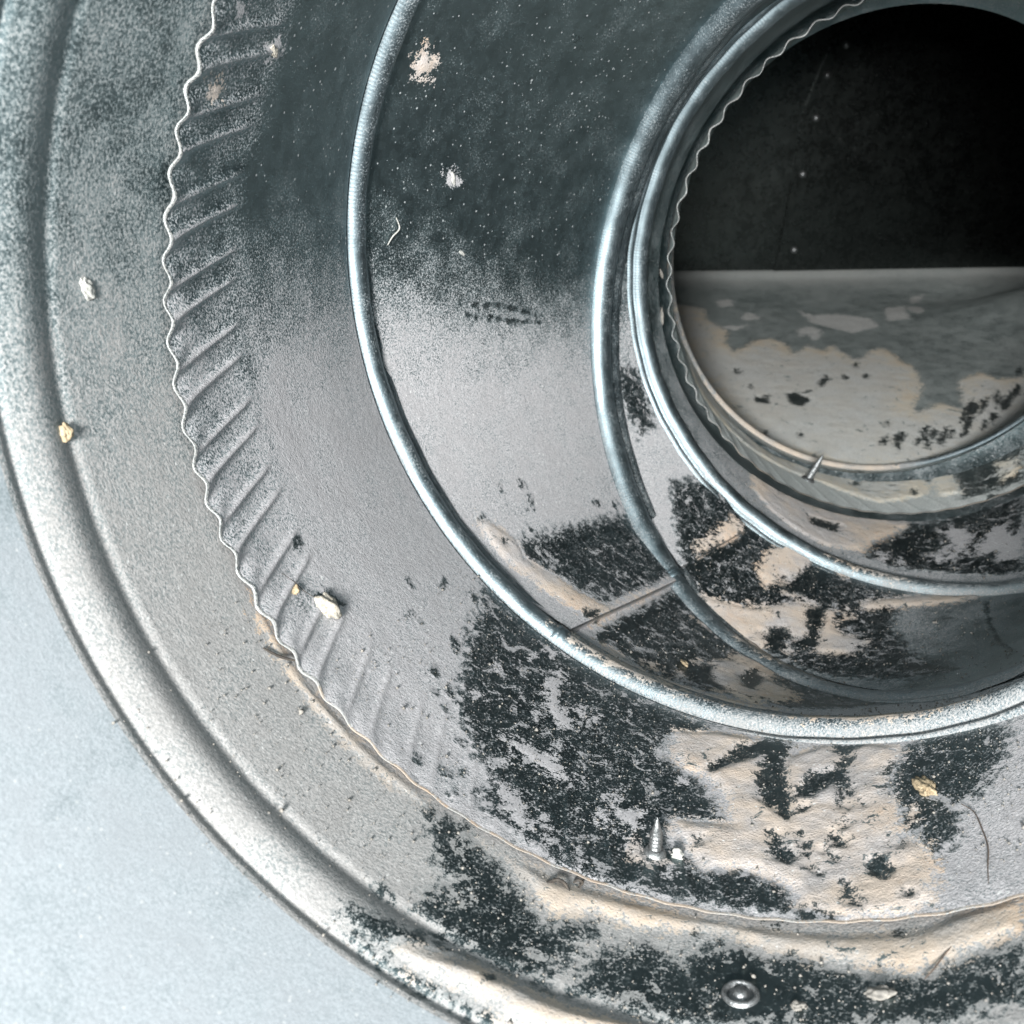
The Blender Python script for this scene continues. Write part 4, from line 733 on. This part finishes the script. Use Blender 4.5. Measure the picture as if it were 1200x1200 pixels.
# ------------------------------------------------------------------ screws and loose debris
def place(seg,phi,y):
    p=np.array([phi]),np.array([y]); return surf(seg,*p)[0],inward(seg,*p)[0]
def screw(seg,phi,y,L,r,label,tilt=(0,0,0)):
    p,n=place(seg,phi,y); ax=n+np.array(tilt)
    t=thing('screw',label,'screw',W(p).tolist(),'screw points poking through the duct')
    prof=[(r*1.02,-.02)]; N=6; hb=L*.62
    for i in range(N):
        h0=hb*i/N; k=1-.10*i/N
        prof+=[(r*.80*k,h0),(r*1.08*k,h0+hb/N*.45),(r*.82*k,h0+hb/N*.9)]
    prof+=[(r*.78,hb),(r*.45,hb+(L-hb)*.5),(r*.16,L*.97),(.0005,L)]
    lathe('shank',prof,p,ax,M_zinc,t,22)
    lathe('burr',[(r*1.9,-.004),(r*1.7,.004),(r*1.25,.012),(r*.95,.010),(r*.9,-.01)],p,n,M_zinc,t,14)
screw('G1',1.746,.137,.078,.0125,'stubby white dusted screw point poking up from the bottom of the front gore',(-.05,0,.0))
screw('COL',1.938,.235,.125,.017,'thin pointed screw tip standing on the collar below the plenum floor',(.10,0,.05))
p,n=place('S0',1.546,.151)
t=thing('rivet','round rivet head set in the floor of the straight duct behind the bead','rivet',W(p).tolist())
lathe('flange',[(.030,-.004),(.029,.004),(.0255,.0075),(.022,.006),(.020,.001),(.019,-.003)],p,n,M_zinc,t,28)
lathe('mandrel',[(.019,.0005),(.013,.001),(.0105,.004),(.0095,.0075),(.005,.009),(.0003,.0092)],p,n,M_zinc,t,20)
def crumb(name,seg,phi,y,size,mat,label,cat,flat=.6,seed=0,stretch=(1,1),rough=.42,sub=4):
    p,n=place(seg,phi,y); rnd=random.Random(seed)
    a=np.cross(n,[.2,.5,.9]); a/=np.linalg.norm(a); b_=np.cross(n,a)
    ang=rnd.random()*6.28; a,b_=a*math.cos(ang)+b_*math.sin(ang),b_*math.cos(ang)-a*math.sin(ang)
    bm=bmesh.new(); bmesh.ops.create_icosphere(bm,subdivisions=sub,radius=1)
    ks=[(np.array([rnd.gauss(0,1) for _ in range(3)]),rnd.random()*6) for _ in range(9)]
    V=[]
    for v in bm.verts:
        c=np.array(v.co); d=1+sum(rough/(1+i*.35)*math.sin(float(k@c)*(1.6+i*.8)+q) for i,(k,q) in enumerate(ks))*.55
        c=c*max(.35,d); V.append(p+size*(c[0]*stretch[0]*a+c[1]*stretch[1]*b_+(c[2]*flat+flat*.55)*n))
    F=[[v.index for v in f.verts] for f in bm.faces]; bm.free()
    V=W(np.array(V)); o0=W(p)
    me_p={'_o':list(map(float,o0))}
    o=mesh_obj(name,V-o0,F,mat,None,True); o.location=o0.tolist()
    return tag(o,label,cat)
D=[('plaster_crumb','G1',2.595,.188,.027,M_cream,'large cream plaster crumb lying on grey dust of the front gore','crumb',.5,1,(1.15,.8)),
('plaster_chip','G1',2.658,.128,.010,M_yellow,'small tan chip just left of the large cream crumb','crumb',.6,2,(1.3,.8)),
('wood_chip','G1',1.249,.372,.022,M_yellow,'yellow wedge shaped chip on bare metal at lower right','chip',.35,3,(1.5,.7)),
('paint_flake','S0',3.29,.142,.013,M_white,'white flake on the left wall between bead and crimped edge','flake',.3,4,(1.4,.8)),
('plaster_chip','S0',3.065,.05,.012,M_yellow,'pale orange chip sitting on the rolled bead at far left','crumb',.6,5,(1.1,.8)),
('plaster_chip','G1',3.751,.237,.011,M_cream,'cream chip stuck to the wall at top beside the flutes','crumb',.35,6,(1.5,.7)),
('paint_flake','G2',3.453,.43,.008,M_white,'tiny white flake stuck mid wall between the first two seam beads','flake',.3,7,(1.4,.6)),
('paint_flake','G2',3.645,.359,.010,M_white,'pale curl of lint high on the dark wall behind the first seam bead','flake',.3,8,(1.6,.5)),
('pebble','S0',1.343,.166,.015,M_sand,'beige angular pebble at the bottom right in front of the crimped edge','pebble',.5,9,(1.3,.8)),
('pebble','S0',1.458,.136,.010,M_sand,'small pale pebble right of the rivet head','pebble',.6,10,(1.,.9)),
('paint_flake','S0',2.075,.004,.009,M_white,'bright white fleck on the bead at the bottom','flake',.35,11,(1.6,.6)),
('sand_lump','G1',1.705,.142,.011,M_white,'small white lump against the right foot of the stubby screw','crumb',.7,12,(1,.9)),
('debris_bit','G4',3.10,.30,.010,M_sand,'upper bit of debris lodged left of the collar edge','debris',.5,13,(1.8,.6)),
('debris_bit','G4',2.974,.26,.012,M_sand,'lower bit of debris lodged left of the collar edge','debris',.5,14,(1.9,.6)),
('pebble','FLR',.02,.02,.018,M_sand,'pale pebble at the collar lip below the dust heap','pebble',.6,15,(1,.8)),
('sand_lump','G2',1.98,.30,.012,M_yellow,'ochre lump at the foot of the first seam bead below the lap seam','crumb',.5,16,(1.3,.8))]
for d in D: crumb(d[0],d[1],d[2],d[3],d[4],d[5],d[6],d[7],d[8],d[9],d[10])
def tube(name,seg,pts,r,mat,label,cat,lift=.004):
    c=[]; 
    for ph,y,*h in pts:
        p,n=place(seg,ph,y); c.append(p+n*(lift+(h[0] if h else 0)))
    c=np.array(c); m=len(c); 
    t=np.linspace(0,m-1,m*6); 
    def cr(t):
        i=int(min(max(math.floor(t),0),m-2)); f=t-i; p0=c[max(i-1,0)];p1=c[i];p2=c[i+1];p3=c[min(i+2,m-1)]
        return .5*((2*p1)+(-p0+p2)*f+(2*p0-5*p1+4*p2-p3)*f*f+(-p0+3*p1-3*p2+p3)*f**3)
    K=np.array([cr(x) for x in t]); V=[]
    for i,k in enumerate(K):
        d=K[min(i+1,len(K)-1)]-K[max(i-1,0)]; d/=np.linalg.norm(d); a=np.cross(d,[.3,.8,.5]); a/=np.linalg.norm(a); b_=np.cross(d,a)
        rr=r*(.55+.45*math.sin(math.pi*min(max(i/(len(K)-1),.05),.95)))
        V.append([k+rr*(math.cos(q)*a+math.sin(q)*b_) for q in np.linspace(0,2*math.pi,7)[:-1]])
    V=np.transpose(np.array(V),(1,0,2)); o0=W(c[0])
    o=mesh_obj(name,W(V)-o0,gridfaces(6,len(K),True),mat); o.location=o0.tolist()
    return tag(o,label,cat)
tube('hair','G1',[(1.186,.288),(1.165,.25),(1.155,.192),(1.150,.14),(1.155,.09),(1.158,.045)],.0013,M_hair,'thin curved hair lying on pale dust at lower right','hair')
tube('hair','S0',[(1.20,.29),(1.235,.25),(1.26,.21),(1.275,.19)],.0012,M_hair,'straight fine hair on the tan dust at the bottom right','hair')
tube('fibre','S0',[(1.905,.285),(1.890,.300,.004),(1.875,.296,.006),(1.862,.288)],.0034,M_dark,'left dark curled fibre on tan dust below the crimped edge','fibre')
tube('fibre','S0',[(1.862,.315),(1.855,.322,.004),(1.846,.318,.004),(1.850,.308)],.0030,M_dark,'right dark curled fibre on tan dust below the crimped edge','fibre')
tube('twig','S0',[(2.590,.285),(2.560,.305,.003),(2.535,.325,.012)],.0026,M_dark,'short dark splinter crossing the crimped edge at left','splinter')
tube('fibre','G1',[(2.70,.115),(2.67,.135,.002),(2.645,.150),(2.62,.172)],.0009,M_dark,'fine dark fibre beside the cream plaster crumb','fibre')
tube('lint','G2',[(3.43,.12),(3.455,.135,.004),(3.480,.160,.004),(3.505,.150)],.0022,M_white,'pale curved thread just right of the first seam bead','thread')
# loose grains: too many to count
def grains(seg,n,phr,yr,size,parent,mat,seed):
    rs=np.random.RandomState(seed); ph=rs.uniform(*phr,n); y=rs.uniform(*yr,n)
    if seg in SEG: y=y*seglen(seg,ph)
    p=surf(seg,ph,y); nn=inward(seg,ph,y); s=size*rs.lognormal(0,.45,n)
    oct_=np.array([[1,0,0],[-1,0,0],[0,1,0],[0,-1,0],[0,0,1],[0,0,-1]],float)
    V=oct_[None]*(1+.7*(rs.rand(n,6,1)-.5))*s[:,None,None]
    q=rs.randn(n,3,3); q,_=np.linalg.qr(q); V=np.einsum('nij,nkj->nki',q,V)
    V=V+(p+nn*(s*.45+.002)[:,None])[:,None]
    F=np.array([[0,2,4],[2,1,4],[1,3,4],[3,0,4],[2,0,5],[1,2,5],[3,1,5],[0,3,5]])
    F=(F[None]+6*np.arange(n)[:,None,None]).reshape(-1,3)
    o=mesh_obj('loose_grains',W(V).reshape(-1,3),F,mat,parent,False); o['kind']='stuff'
grains('S0',1300,(1.0,2.7),(-.1,.32),.0013,t0,M_sand,1)
grains('G1',2000,(1.0,2.5),(.02,.95),.0013,g1,M_sand,2)
grains('G2',1100,(1.0,2.5),(.06,.92),.0014,g2,M_sand,3)
grains('G3',1200,(1.0,2.5),(.06,.92),.0015,g3,M_sand,4)
grains('G4',700,(1.0,2.4),(.06,.92),.0016,g4,M_sand,5)
for o in bpy.data.objects:
    if '_o' in o: del o['_o']
